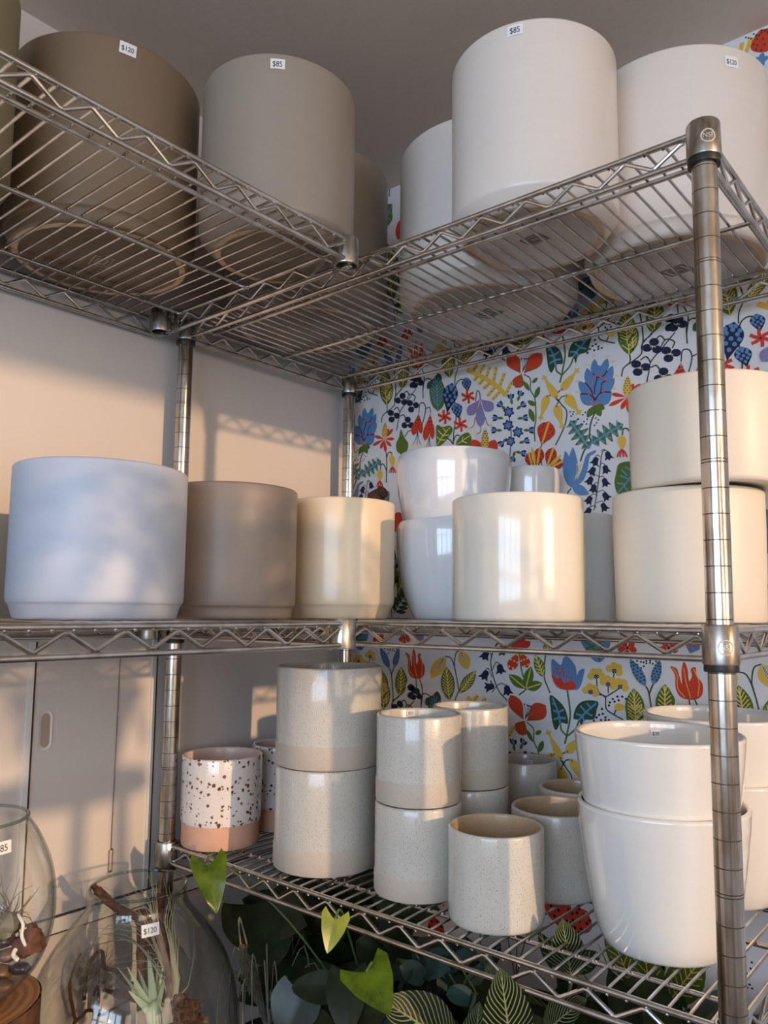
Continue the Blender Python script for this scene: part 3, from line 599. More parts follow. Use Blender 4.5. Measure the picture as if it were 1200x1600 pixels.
for k, (_, L) in zip(order, lvl):
    lay, col, P = prims[k]
    x0 = min(p.x for p in P); x1 = max(p.x for p in P); z0 = min(p.y for p in P); z1 = max(p.y for p in P); mi = WK.index(col)
    for i in range(-2, 7):
        if x1+i*TX < XW or x0+i*TX > X2: continue
        for j in range(-4, 3):
            if z1+j*TZ < ZF or z0+j*TZ > ZC: continue
            Q = [Vector((p.x+i*TX, p.y+j*TZ, 0)) for p in P]
            if x0+i*TX < XW: Q = clipx(Q, lambda p: p.x-XW)
            if z1+j*TZ > ZC: Q = clipx(Q, lambda p: ZC-p.y)
            if len(Q) < 3: continue
            y = YW-.00003-.000022*L
            b = mb.add([(p.x, y, p.y) for p in Q]); mb.face(range(b, b+len(Q)), mi)
struct(mb.build('wall_back', [plain('wallpaper_'+k, c, .6, var=.02, scale=8, spec=.3) for k, c in WM.items()], smooth=False))
# ------------------------------------------------------------------ wire shelving
H = .0269; ZB, ZM, ZT = 0.0, .3634, .8746; LX, LY = .8827, .4163; RP = .0127
def collar(parent, x, y, z, badge=None):
    mb = MB(); ri, ro = .0142, .0168; z1, z0 = z+.0065, z-.0315
    mb.lathe([(ri, z0), (ro, z0), (ro+.0004, z0+.002), (ro, z1-.0015), (ro-.001, z1), (ri, z1), (ri, z0)], 40, 0, c=(x, y, 0))
    if badge is not None:
        r = ro+.0002; zc = z-.015; a0 = badge
        g = lambda s, t, d=0: (x+(r+d)*math.cos(a0+s/r), y+(r+d)*math.sin(a0+s/r), zc+t)
        mb.tube([g(.0068*math.cos(q), .0068*math.sin(q)) for q in [2*PI*i/28 for i in range(28)]], .0008, 6, 1, closed=True)
        vs, fs = text_mesh('NSF'); k = .0064; b = mb.add([g(v[0]*k, v[1]*k*1.1, .0006) for v in vs])
        for f in fs: mb.face([b+i for i in f], 1)
    o = mb.build('corner_collar', ['collar', 'emboss'], parent); return o
def make_shelf(parent, name, x0, x1, y0, y1, z, along, collars, sleeves=True, badges=(), sub=True):
    """rods on the outline x0..x1, y0..y1; deck wires run across; along = long axis"""
    R1, R2, R3, RW = .0034, .0023, .0030, .0018
    mb = MB()
    if along == 'x': n = int((x1-x0)/.0203); lo, hi = x0, x1
    else: n = int((y1-y0)/.0203); lo, hi = y0, y1
    step = (hi-lo)/n
    for i in range(1, n):
        q = lo+step*i
        if along == 'x': P = [(q, y0-.0015, z-.0045), (q, y0+.0035, z+.0012), (q, y0+.03, z+.0022), (q, y1-.03, z+.0022), (q, y1-.0035, z+.0012), (q, y1+.0015, z-.0045)]
        else: P = [(x0-.0015, q, z-.0045), (x0+.0035, q, z+.0012), (x0+.03, q, z+.0022), (x1-.03, q, z+.0022), (x1-.0035, q, z+.0012), (x1+.0015, q, z-.0045)]
        mb.tube(P, RW, 7)
    sh = mb.build(name, 'wire', parent)
    def rods(p, q):
        p, q = Vector(p), Vector(q); m = MB(); d = (q-p); L = d.length; d.normalize()
        ins = .016
        m.tube([p+d*ins*.5+Vector((0, 0, z)), q-d*ins*.5+Vector((0, 0, z))], R1, 10); m.tube([p+d*ins*.5+Vector((0, 0, z-H)), q-d*ins*.5+Vector((0, 0, z-H))], R1, 10)
        inw = Vector((-d.y, d.x, 0))*.0035
        k = max(3, round((L-.05)/.0307)); k += (k % 2 == 0)
        pts = []
        for i in range(k+1):
            t = .022+(L-.044)*i/k; up = i % 2 == 1
            c = p+d*t+Vector((0, 0, z-.006 if up else z-H+.005))
            pts += [c-d*.0022, c+d*.0022]
        m.tube([v+inw*0 for v in pts], R2, 8)
        for t in (ins*.55, L-ins*.55):
            for zz in (z, z-H): m.blob(p+d*t+Vector((0, 0, zz)), .0046, .0046, .0042, 0, .25, i, 8, 5)
        return m.build('edge_truss', 'wire', sh)
    rods((x0, y0, 0), (x1, y0, 0)); rods((x1, y0, 0), (x1, y1, 0)); rods((x1, y1, 0), (x0, y1, 0)); rods((x0, y1, 0), (x0, y0, 0))
    for fpos in (.14, .54, .93) if along == 'x' else (.124, .485, .86):
        m = MB()
        if along == 'x': y = y0+(y1-y0)*fpos; m.tube([(x0, y, z-.0028), (x1, y, z-.0028)], R3, 9)
        else: x = x0+(x1-x0)*(1-fpos+.0); m.tube([(x, y0, z-.0028), (x, y1, z-.0028)], R3, 9)
        m.build('support_rod', 'wire', sh)
    for i, (x, y) in enumerate(collars):
        collar(sh, x, y, z, badges.get(i) if badges else None)
        if sleeves:
            m = MB(); m.lathe([(.0129, z-.0385), (.0158, z-.0385), (.0162, z-.0365), (.0158, z-.030), (.0129, z-.030), (.0129, z-.0385)], 32, 0, c=(x, y, 0)); m.build('split_sleeve', 'black', sh)
    return sh
def make_post(parent, x, y, z0, z1, zoff=0):
    m = MB(); g = .0254; prof = [(0, z0), (RP, z0)]; mats = [0, 0]; z = z0+.02
    zs = []
    q = zoff
    while q < z1-.004:
        if q > z0+.01: zs.append(q)
        q += g
    for i, q in enumerate(zs):
        prof += [(RP, q-.0005), (RP-.0005, q-.0002), (RP-.0005, q+.0002), (RP, q+.0005)]; mats += [1, 1, 1, 0]
        if i % 8 == 3: prof += [(RP, q+.0025), (RP-.0005, q+.0028), (RP-.0005, q+.0031), (RP, q+.0034)]; mats += [1, 1, 1, 0]
    prof += [(RP, z1-.001), (RP-.001, z1), (0, z1)]; mats += [0, 0, 0]
    m.lathe(prof, 40, mats=mats[:len(prof)-1], c=(x, y, 0)); return m.build('post', ['post', 'groove'], parent)
unit = tag(empty('wire_shelving_unit', (0, 0, ZF)), 'chrome wire shelving unit on four grooved posts against the floral wallpaper', 'shelving unit')
unit.location = (0, 0, 0)
corners = [(0, 0), (LX, 0), (LX, LY), (0, LY)]
for x, y in corners: make_post(unit, x, y, ZF, ZT+.004, ZF % .0254-.0254*48)
for k, z in enumerate((-.3556, ZB, ZM, ZT)):
    bd = {1: math.atan2(CAM.y, CAM.x-LX)+.28} if k >= 2 else {}
    make_shelf(unit, 'wire_shelf', 0, LX, 0, LY, z, 'x', corners, badges=bd)
ext = tag(empty('wire_shelving_extension'), 'two wire shelves hooked onto the shelving unit and running along the plain left wall', 'shelving unit')
EX0, EX1, EY0 = -.027, .4305, -.95
for x, y in ((EX0+.008, EY0), (EX1-.008, EY0)): make_post(ext, x, y, ZF, ZT+.004, ZF % .0254-.0254*48)
for z, yr, dx in ((ZT, -.037, 0), (ZM, -.037, .004)):
    cs = [(EX0+.03+dx, yr-.016), (EX1-.008+dx, yr-.008), (EX0+.008+dx, EY0), (EX1-.008+dx, EY0)]
    sh = make_shelf(ext, 'wire_shelf', EX0+dx, EX1+dx, EY0, yr, z, 'y', cs, sleeves=False)
    for hx in (.032, EX1-.03):   # strap hooks over the neighbouring unit's front rods
        m = MB(); w = .012
        for (yy0, zz0, yy1, zz1) in ((yr-.0055, z-.034, yr-.0055, z+.0055), (yr-.0055, z+.0055, .0055, z+.0055), (.0055, z+.0055, .0055, z-.012)):
            c = (hx, (yy0+yy1)/2, (zz0+zz1)/2); m.box(c, (w, abs(yy1-yy0)+.0016, abs(zz1-zz0)+.0016))
        m.build('hanging_hook', 'collar', sh, smooth=False)

# ------------------------------------------------------------------ pots
def arc(cx, cz, r, a0, a1, n=5): return [(cx+r*math.cos(a0+(a1-a0)*i/n), cz+r*math.sin(a0+(a1-a0)*i/n)) for i in range(n+1)]
def wall_profile(outer, t, floor, rim=.5):
    """outer = points base->rim (r,z); closes with rounded lip, inner wall and inner floor"""
    r1, z1 = outer[-1]; lip = arc(r1-t/2, z1-t*rim, t/2, 0, PI, 6); lip = [(r, z1-t*rim+(z-(z1-t*rim))*2*rim) for r, z in lip]
    o = [p for p in outer if p[1] < z1-t*rim]; inner = [(max(r-t, .004), z) for r, z in reversed(o) if z > floor+.004]
    ri = inner[-1][0] if inner else r1-t
    return o, lip, inner+[(ri-.004, floor+.001), (ri-.010, floor), (0, floor)]
def pot(name, label, x, y, z, outer, mat, t=.008, mats=None, inmat=None, base=.003, group=None, cat='planter pot'):
    o, lip, inn = wall_profile(outer, t, .012)
    r0 = o[0][0]; prof = [(0, base), (r0-.012, base), (r0-.009, 0)]+o+lip+inn
    ml = [mat]+([inmat] if inmat else []); nm = []
    k_in = 3+len(o)+4
    for i in range(len(prof)-1): nm.append(1 if inmat and i >= k_in else 0)
    m = MB(); m.lathe(prof, 112, mats=nm)
    return tag(m.build(name, ml, None, (x, y, z), angle=50), label, cat, group)
def sticker(parent, rad, u, v, text, w=.021, h=.016, inside=False, tilt=0, center=None, name='price_sticker'):
    lx, ly, lz = parent.location; p = hit_cyl(u, v, lx, ly, rad, not inside); a0 = math.atan2(p.y-ly, p.x-lx); zc = p.z-lz; sg = -1 if inside else 1
    ct, st = math.cos(tilt), math.sin(tilt)
    def g(s, t, d): s, t = s*ct-t*st, s*st+t*ct; r = rad+sg*d; return (r*math.cos(a0+sg*s/rad), r*math.sin(a0+sg*s/rad), zc+t)
    m = MB(); n = 6
    b = m.add([g(-w/2+w*i/n, tt, .0006) for tt in (-h/2, h/2) for i in range(n+1)])
    for i in range(n): m.face((b+i, b+i+1, b+n+2+i, b+n+1+i) if not inside else (b+i, b+n+1+i, b+n+2+i, b+i+1), 0)
    vs, fs = text_mesh(text); xs = [q[0] for q in vs]; k = min(h*.62, w*.72/(max(xs)-min(xs)))
    b = m.add([g(q[0]*k-w*.02, q[1]*k*1.25-h*.05, .0009) for q in vs])
    for f in fs: m.face([b+i for i in f], 1)
    return m.build(name, ['paper', 'ink'], parent, smooth=False)
def foot_and_mark(parent, rf, foot, mark, ang=0, s=.02):
    m = MB(); m.lathe([(rf-.010, .0032), (rf-.009, -.0004), (rf-.001, -.0004), (rf+.0006, .0022), (rf-.010, .0032)], 96); m.build('foot_ring', foot, parent)
    m = MB(); z = .0024
    def quad(P): b = m.add([(p[0], p[1], z) for p in P]); m.face([b+3, b+2, b+1, b])
    def ring(k, w):
        P = [(s*k*math.cos(ang+i*PI/2), s*k*math.sin(ang+i*PI/2)*.72) for i in range(4)]; Q = [(a*(1-w), b*(1-w)) for a, b in P]
        for i in range(4): quad([P[i], P[(i+1) % 4], Q[(i+1) % 4], Q[i]])
    ring(1, .16); ring(.6, .3)
    for q in (-.2, 0, .2): quad([(-s*.3, s*q-.0006), (s*.3, s*q-.0006), (s*.3, s*q+.0006), (-s*.3, s*q+.0006)])
    m.build('maker_mark', mark, parent, smooth=False)
def cyl_outer(r, h, foot=.86, ch=.022, tilt=0):   # straight wall, chamfered toward the foot
    rf = r*foot; return [(rf, 0), (rf+.003, .0015)]+crom2([(rf+.004, .003), (r-.004, ch*.78), (r-.001, ch), (r, ch+.006)])+[(r+tilt*q, ch+.006+(h-ch-.006)*q) for q in (.25, .5, .75, 1)]
def crom2(P): return [(v.x, v.y) for v in crom([(a, b, 0) for a, b in P], 4)]
ST = .0042
def planter(label, x, y, z, r, h, mat, foot, mark, fr=.86, mang=0, price=None, group=None):
    o = pot('planter_pot', label, x, y, z, cyl_outer(r, h, fr), mat, .009, group=group); foot_and_mark(o, r*fr, foot, mark, mang, r*.2)
    if price: sticker(o, r, *price)
    return o
zt, zm, zb = ZT+ST, ZM+ST, ZB+ST
vd = lambda x, y: math.atan2(CAM.y-y, CAM.x-x)
planter('tall taupe pot tagged $120 on the top shelf by the left wall', .096, -.216, zt, .130, .262, 'taupe_dark', 'taupe_foot', 'mark_light', .91, .5, (200, 77, '$120', .022, .017, False, -.06))
planter('tall taupe pot tagged $85 on the top shelf end beside the empty corner collar', .308, -.068, zt, .109, .234, 'taupe', 'taupe_foot', 'mark_light', .80, .6, (434, 100, '$85', .019, .014))
planter('taupe pot half hidden in the top shelf corner behind the $85 taupe pot', .130, .165, zt, .142, .278, 'taupe', 'taupe_foot', 'mark_light', .84, .7)
planter('white pot on the top shelf, partly hidden behind the white pot tagged $85', .428, .298, zt, .150, .266, 'white_matte', 'white_foot', 'mark_dark', .87, .4)
planter('tall white pot tagged $85 standing foremost on the right top shelf', .622, .113, zt, .1115, .238, 'white_matte', 'white_foot', 'mark_dark', .83, .6, (805, 47, '$85', .020, .014))
planter('wide white pot tagged $120 on the top shelf behind the corner post', .738, .3275, zt, .1325, .261, 'white_matte', 'white_foot', 'mark_dark', .90, .5, (1143, 97, '$120', .021, .016))
pot('planter_pot', 'olive grey pot cut off by the frame at the left end of the top shelf', .105, -.492, zt, cyl_outer(.128, .262), 'olive', .009)
# middle shelf
pot('planter_pot', 'large pale blue-white matte pot on the middle shelf by the left wall', .251, -.285, zm, cyl_outer(.0995, .178, .88, .02), 'blue_white', .008)
pot('planter_pot', 'taupe matte pot on the middle shelf between the blue-white and cream pots', .254, -.090, zm, cyl_outer(.090, .1785, .90, .018), 'taupe_warm', .008)
pot('planter_pot', 'cream pot with angled foot on the middle shelf next to the taupe pot', .282, .099, zm, cyl_outer(.085, .179, .84, .022), 'cream', .007)
pot('planter_pot', 'grey pot barely in view at the left edge of the middle shelf', .15, -.505, zm, cyl_outer(.0985, .195, .88, .02), 'olive', .008)
pot('planter_pot', 'ivory gloss straight cylinder pot at the middle of the middle shelf', .558, .170, zm, [(.088, 0), (.0908, .0015), (.0918, .005), (.0919, .05), (.0919, .12), (.0919, .169)], 'ivory', .006)
def bowl(r, h, foot=.66, inc=.96): return [(r*foot, 0)]+crom2([(r*foot+.002, .001), (r*.80, h*.16), (r*.90, h*.36), (r*.97, h*.60), (r, h*.82), (r*.995, h*.92), (r*inc, h)])
lo = pot('planter_pot', 'lower of two stacked glossy white rounded pots behind the cream pot', .378, .270, zm, bowl(.0955, .158), 'gloss', .006, group='stacked glossy white rounded pots')
pot('planter_pot', 'upper of two stacked glossy white rounded pots on the middle shelf', .378, .270, zm+.112, bowl(.0955, .158), 'gloss', .006, group='stacked glossy white rounded pots')
pot('planter_pot', 'lowest small glossy white pot hidden behind the ivory cylinder', .449, .400, zm, bowl(.049, .130), 'gloss_warm', .005)
pot('planter_pot', 'small glossy white pot peeking out above the ivory cylinder', .449, .400, zm+.128, bowl(.0495, .131), 'gloss_warm', .005)
pot('planter_pot', 'narrow glossy white cylinder in the gap between the two ivory pots', .574, .340, zm, [(.047, 0), (.0492, .0015), (.05, .004), (.05, .08), (.05, .162)], 'gloss_warm', .005)
pot('planter_pot', 'lower of two stacked ivory matte pots behind the corner post', .756, .285, zm, [(.090, 0), (.0945, .002), (.0955, .006), (.0968, .06), (.098, .12), (.098, .173)], 'ivory_matte', .007, group='stacked ivory matte pots')
pot('planter_pot', 'upper of two stacked ivory matte pots behind the corner post, set off to the right', .790, .268, zm+.1736, [(.092, 0), (.0955, .002), (.0965, .006), (.0975, .05), (.098, .09), (.098, .137)], 'ivory_matte', .007, group='stacked ivory matte pots')
# bottom shelf
def straight(r, h, tr=0): return [(r-.004, 0), (r-.0012, .0012), (r-.0002, .004), (r, .01), (r, h*.3), (r+tr*.5, h*.6), (r+tr, h)]
def banded(label, x, y, z, r, h, band, group=None, tr=0):
    o = pot('planter_pot', label, x, y, z, straight(r, h, tr), 'stone', .006, group=group)
    m = MB(); m.lathe([(r-.003, .001), (r-.0004, .0016), (r+.0006, .005), (r+.0008, band-.002), (r+.0003, band), (r-.002, band+.0003)], 112); m.build('bare_clay_band', 'stone_bare', o); return o
G1, G2, G3 = 'large banded stoneware stack', 'small banded stoneware stack', 'far banded stoneware stack'
banded('lower of the two large speckled stoneware pots stacked on the bottom shelf', .2655, .095, zb, .0772, .146, .036, G1)
banded('upper of the two large speckled stoneware pots stacked on the bottom shelf', .2665, .097, zb+.1465, .0795, .1455, .034, G1, .001)
banded('lower of two stacked stoneware pots right of the large stack', .444, .093, zb, .0592, .1185, .030, G2)
o = banded('upper of two stacked stoneware pots, with a $25 sticker inside its rim', .4445, .093, zb+.119, .0585, .117, .032, G2)
sticker(o, .0525, 642, 1114, '$25', .012, .008, True)
banded('lower pot of the stoneware stack standing nearest the floral wall', .436, .232, zb, .0575, .117, .030, G3)
banded('upper pot of the stoneware stack standing nearest the floral wall', .436, .232, zb+.1175, .0575, .1165, .030, G3)
pot('planter_pot', 'single speckled stoneware pot with tan inside near the shelf front', .578, .079, zb, straight(.0594, .111), 'stone', .0055, inmat='stone_in')
pot('planter_pot', 'grey speckled stoneware pot behind the tan-lined pot', .589, .217, zb, straight(.0617, .111), 'stone_grey', .0055, inmat='stone_in')
o = pot('planter_pot', 'grey stoneware pot by the wallpaper with a small sticker inside', .435, .396, zb, straight(.053, .131), 'stone_grey', .0055)
sticker(o, .0475, 828, 1191, '$21', .010, .007, True)
pot('planter_pot', 'low stoneware pot squeezed beside the large white glossy stack', .557, .338, zb, straight(.0545, .113), 'stone_grey', .0055, inmat='stone_in')
def splash(label, x, y, r, h):
    o = pot('planter_pot', label, x, y, zb, [(r*.93, .0), (r*.945, .0015), (r*.95, .004), (r*.95, h*.26), (r*.985, h*.262), (r*.998, h*.28), (r, h*.32), (r, h*.6), (r, h)], 'splash', .006, inmat='pink_in')
    m = MB(); rr = r*.952; m.lathe([(rr-.004, .0004), (rr, .001), (rr+.0006, .004), (rr+.0006, h*.255), (rr-.001, h*.258)], 112); m.build('terracotta_base', 'terracotta', o); return o
splash('white pot with brown speckles and terracotta base on the bottom shelf corner', .060, .060, .065, .140)
splash('brown-speckled pot mostly hidden behind the other speckled pot', .062, .193, .0548, .141)
def deep(r, h, foot=.68): return [(r*foot, 0)]+crom2([(r*foot+.003, .0012), (r*.775, h*.09), (r*.84, h*.25), (r*.90, h*.46), (r*.95, h*.68), (r*.985, h*.87), (r, h)])
o1 = pot('planter_pot', 'lower of the two big glossy white tapered pots stacked by the corner post', .765, .145, zb, deep(.0975, .158), 'gloss_warm', .0065, group='front glossy white stack')
o2 = pot('planter_pot', 'upper of the two big glossy white tapered pots, with a $30 sticker inside', .763, .144, zb+.083, deep(.0970, .154), 'gloss_warm', .0065, group='front glossy white stack')
sticker(o2, .0885, 1025, 1146, '$30', .012, .009, True)
pot('planter_pot', 'lower of two glossy white pots stacked behind the front white stack', .764, .352, zb, deep(.096, .158), 'gloss_warm', .0065, group='rear glossy white stack')
pot('planter_pot', 'upper of two glossy white pots stacked behind the front white stack', .764, .352, zb+.083, deep(.096, .156), 'gloss_warm', .0065, group='rear glossy white stack')
# driftwood leaning in the corner behind the cream pot
m = MB(); a = Vector((.205, .225, zm)); tip = on(598, 768, 1, .262); k1 = a.lerp(tip, .55)+Vector((.004, -.004, 0))
P = crom([a, k1, tip-Vector((.012, 0, .012)), tip], 6); m.tube([p+Vector((noise.noise(p*60), noise.noise(p*50+Vector((3, 0, 0))), 0))*.002 for p in P], [.0105-.002*math.sin(i*1.3) for i in range(len(P))], 10)
t2 = on(580, 772, 1, .262); m.tube([P[-5], P[-4].lerp(t2, .6), t2-Vector((.004, 0, .004))], [.008, .007, .006], 8)
tag(m.build('driftwood_branch', 'drift'), 'dark brown driftwood branch poking up behind the cream pot', 'driftwood')
# ------------------------------------------------------------------ side table, stump, terrariums
TZ_ = -.31
t = MB(); t.box((.215, -.385, TZ_-.014), (.48, .70, .028)); tb = tag(t.build('side_table', 'table', smooth=False), 'dark wooden side table below the glass terrariums by the left wall', 'table')
for x in (.0, .43):
    for y in (-.71, -.06): m = MB(); m.box((x, y, (ZF+TZ_-.028)/2), (.035, .035, TZ_-.028-ZF)); m.build('leg', 'table', tb, smooth=False)
GX1, GY1, GX2, GY2 = .122, -.362, .111, -.121
m = MB(); h = -.078-TZ_; n = 72; R = lambda a, z: .090*(1+.035*noise.noise(Vector((math.cos(a)*2, math.sin(a)*2, z*4))))
rows = 14
for i in range(rows+1):
    z = TZ_+h*i/rows
    for j in range(n):
        a = 2*PI*j/n; q = R(a, z)+.0022*noise.noise(Vector((math.cos(a)*16, math.sin(a)*16, z*18))); m.v.append(Vector((q*math.cos(a), q*math.sin(a), z)))
for i in range(rows):
    for j in range(n): m.face((i*n+j, i*n+(j+1) % n, (i+1)*n+(j+1) % n, (i+1)*n+j))
st = tag(m.build('wood_stump', 'bark', None, (GX1, GY1, 0)), 'bark-covered wood stump slice under the left glass bowl', 'stump')
m = MB(); m.v = [Vector((R(2*PI*j/n, TZ_+h)*.985*math.cos(2*PI*j/n), R(2*PI*j/n, TZ_+h)*.985*math.sin(2*PI*j/n), TZ_+h+.0004)) for j in range(n)]; m.face(range(n)); m.build('cut_face', 'woodtop', st, smooth=False)
def vessel(name, label, x, y, prof, price, rad):
    P = crom2([(r, z) for r, z in prof]); t_ = .0022
    inn = [(max(0, r-t_), z+(t_ if r < .05 else 0)) for r, z in reversed(P)]
    m = MB(); m.lathe(P+inn, 96); o = tag(m.build(name, 'glass', None, (x, y, 0), angle=80), label, 'terrarium')
    rt, zt_ = prof[-1]; m = MB(); m.tube([((rt-t_/2)*math.cos(2*PI*i/72), (rt-t_/2)*math.sin(2*PI*i/72), zt_) for i in range(72)], .0021, 8, closed=True); m.build('rim', 'glass_rim', o)
    sticker(o, rad, *price); return o
vessel('glass_terrarium', 'clear rounded glass bowl on a wood stump at the left edge', GX1, GY1, [(0, -.0765), (.03, -.0755), (.058, -.068), (.084, -.042), (.098, -.008), (.101, .03), (.095, .07), (.080, .106), (.068, .124), (.066, .131)], (3, 1325, '$85', .020, .014, False, .05), .0955)
vessel('glass_terrarium', 'large clear glass jar with flared neck tagged $120, holding air plants', GX2, GY2, [(0, TZ_+.001), (.06, TZ_+.002), (.105, TZ_+.012), (.132, TZ_+.05), (.143, -.215), (.142, -.172), (.133, -.133), (.118, -.100), (.096, -.068), (.074, -.042), (.067, -.026), (.066, -.008)], (235, 1453, '$120', .022, .016, False, .06), .106)
def Q(y): return lambda u, v, dy=0: on(u, v, 1, y+dy)
q1 = Q(GY1+.01)
# pebbles in the bowl
for i in range(28):
    a = i*2.4; r = .0132*math.sqrt(i+.4); z = -.064+max(0, r-.045)*.85+.011*(i % 2)
    m = MB(); sx = rnd.uniform(.011, .016); m.blob((0, 0, 0), sx, sx*.8, sx*.62, 0, .12, i)
    o = m.build('pebble', 'pebble' if i % 3 else 'pebble_dark', None, (GX1+r*math.cos(a), GY1+r*math.sin(a), z)); o.rotation_euler = (0, 0, a)
    tag(o, 'smooth brown or dark river pebble lying at the bottom of the left glass bowl', 'pebble', 'pebbles in the left glass bowl')
m = MB(); p = q1(44, 1474, .01); m.blob((0, 0, 0), .019, .016, .013, 0, .5, 4, 18, 12); m.blob((.008, .0, .010), .009, .008, .012, 0, .5, 7)
tag(m.build('bark_chunk', 'drift', None, p), 'reddish brown bark chunk among the pebbles in the left glass bowl', 'bark chunk')
m = MB(); P = [q1(28, 1428, -.03), q1(36, 1444, -.03), q1(34, 1462, -.03), q1(40, 1478, -.03)]; m.tube(crom(P, 4), [.001]+[.0017]*11+[.0012], 8)
tag(m.build('white_twig', 'shell'), 'short white bleached twig inside the left glass bowl', 'twig')
m = MB(); P = [q1(24, 1484, -.05), q1(21, 1492, -.05), q1(27, 1499, -.05)]; m.tube(crom(P, 4), .002, 8); tag(m.build('white_shell', 'shell'), 'small white shell fragment low in the left glass bowl', 'shell')
PROF1 = [(-.08, .02), (-.068, .055), (-.042, .082), (-.008, .096), (.03, .099), (.07, .093), (.106, .078), (.131, .064)]
PROF2 = [(TZ_, .05), (TZ_+.012, .10), (TZ_+.05, .129), (-.215, .140), (-.172, .139), (-.133, .130), (-.100, .115), (-.068, .093), (-.042, .071), (-.008, .062), (.3, .062)]
def inside(p, cx, cy, prof):   # keep what stands in a glass vessel clear of its wall
    z = p.z; R_ = prof[0][1] if z < prof[0][0] else prof[-1][1]
    for (z0, r0), (z1, r1) in zip(prof, prof[1:]):
        if z0 <= z <= z1: R_ = r0+(r1-r0)*(z-z0)/(z1-z0)
    d = Vector((p.x-cx, p.y-cy, 0)); R_ = R_*.95-.002
    if d.length > R_: d *= R_/d.length; return Vector((cx+d.x, cy+d.y, p.z))
    return p
in1 = lambda p: inside(p, GX1, GY1, PROF1)
in2 = lambda p: inside(p, GX2, GY2, PROF2)
def strands(m, c, n, L, r, up=.6, curl=1.0, mi=0, seed=1, spread=1.0, keep=None):
    g = random.Random(seed); c = Vector(c)
    for i in range(n):
        a = g.uniform(0, 2*PI); e = g.uniform(-.3, 1)*up; d = Vector((math.cos(a)*spread, math.sin(a)*spread, e)).normalized(); sd = d.cross(Vector((g.uniform(-1, 1), g.uniform(-1, 1), g.uniform(-1, 1)))).normalized()
        l = L*g.uniform(.55, 1); P = [c+d*l*t+sd*curl*l*t*t*.7+Vector((0, 0, -.25*l*t*t*t)) for t in [k/6 for k in range(7)]]
        if keep: P = [keep(p) for p in P]
        m.tube(P, [r*(1-.8*k/6) for k in range(7)], 4, mi)
m = MB(); strands(m, q1(12, 1440), 90, .055, .0009, .9, 1.1, 0, 3, keep=in1); m.blob(q1(12, 1445), .014, .014, .014, 0, .4, 2)
tag(m.build('air_plant', 'air_grey'), 'grey curly air plant inside the left glass bowl', 'air plant')
# contents of the big jar
q2 = Q(GY2); Z = lambda x, y, dy=0: q2(60+x/3.53, 1330+y/3.53, dy)
def stick(name, label, pts, rads, mat='drift', cat='driftwood', n=9, rough=.0015, keep=True):
    P = crom(pts, 5); P = [in2(p) for p in P] if keep else P; k = len(P); rr = [rads[min(len(rads)-1, int(i/(k-1)*(len(rads)-1)+.5))]*(1+.22*noise.noise(Vector((i*1.9, 7, 1)))) for i in range(k)]
    m = MB(); m.tube([p+Vector((noise.noise(p*90), noise.noise(p*80+Vector((5, 5, 5))), 0))*rough for p in P], rr, n); return tag(m.build(name, mat), label, cat)
stick('driftwood_stick', 'brown driftwood stick leaning out over the rim of the big glass jar', [Z(300, 190, -.045), Z(350, 240, -.04), Z(430, 310, -.03), Z(540, 360, -.01), Z(600, 420, 0)], [.0042, .006, .0055, .006, .004], keep=False)
stick('driftwood_stick', 'dark upright driftwood post standing in the middle of the big glass jar', [Z(560, 330, .01), Z(562, 480, .012), Z(560, 700, .02), Z(566, 960, .02), Z(566, 1230, .02)], [.008, .005, .0048, .0055, .006])
stick('driftwood_stick', 'broad dark bark slab at the back of the big glass jar', [Z(660, 250, .05), Z(650, 420, .06), Z(640, 600, .07), Z(640, 860, .07), Z(640, 1240, .07)], [.008, .014, .016, .016, .014])
stick('driftwood_stick', 'grey weathered stick rising beside the long air plant in the big glass jar', [Z(752, 480, -.03), Z(740, 620, -.02), Z(720, 800, -.02), Z(700, 960, -.02), Z(690, 1180, -.01)], [.002, .0042, .005, .0055, .006], 'drift_pale')
stick('curled_twig', 'thin looping brown twig at the left of the big glass jar', [Z(155, 535, -.02), Z(120, 650, -.03), Z(85, 760, -.03), Z(70, 860, -.02), Z(110, 905, -.02), Z(210, 875, 0), Z(330, 880, .01)], [.0018, .0026, .0026], 'drift', 'twig', 7, .0008)
stick('curled_twig', 'bent reddish twig arching over the wiry air plant in the big jar', [Z(90, 715), Z(160, 740), Z(205, 790), Z(215, 720), Z(262, 640), Z(345, 550), Z(366, 640), Z(430, 660), Z(480, 720), Z(520, 730)], [.002, .0032, .003, .0026], 'drift', 'twig', 7, .0008)
stick('curled_twig', 'thick red-brown twig lying across the middle of the big glass jar', [Z(360, 765), Z(440, 785), Z(500, 800), Z(590, 845), Z(640, 930)], [.003, .0058, .005, .004], 'drift', 'twig', 8, .001)
stick('curled_twig', 'dark twig running low behind the pale green air plant in the jar', [Z(240, 745, .02), Z(330, 750, .02), Z(330, 900, .02), Z(430, 860, .02), Z(500, 820, .02)], [.002, .0024, .002], 'drift', 'twig', 7, .0008)
m = MB(); strands(m, Z(325, 670), 150, .048, .00055, .9, 1.2, 0, 5, keep=in2); m.blob(Z(360, 690), .007, .007, .010, 0, .5, 3)
tag(m.build('air_plant', 'air_grey'), 'fine wiry tangled air plant at the left of the big glass jar', 'air plant')
def blades(m, base, tips, w, mi=0, bend=.03):
    for i, (t_, b_) in enumerate(tips):
        base2 = base+Vector((rnd.uniform(-1, 1)*.006, rnd.uniform(-1, 1)*.006, 0)); mid = base2.lerp(t_, .5)+Vector((0, 0, b_)); P = [in2(p) for p in crom([base2, base2.lerp(mid, .55)+Vector((0, 0, b_*.4)), mid, t_], 4)]; k = len(P)-1
        m.tube(P, [w*(1-.85*j/k) for j in range(k+1)], 5, mi)
m = MB(); base = Z(800, 870, -.02)
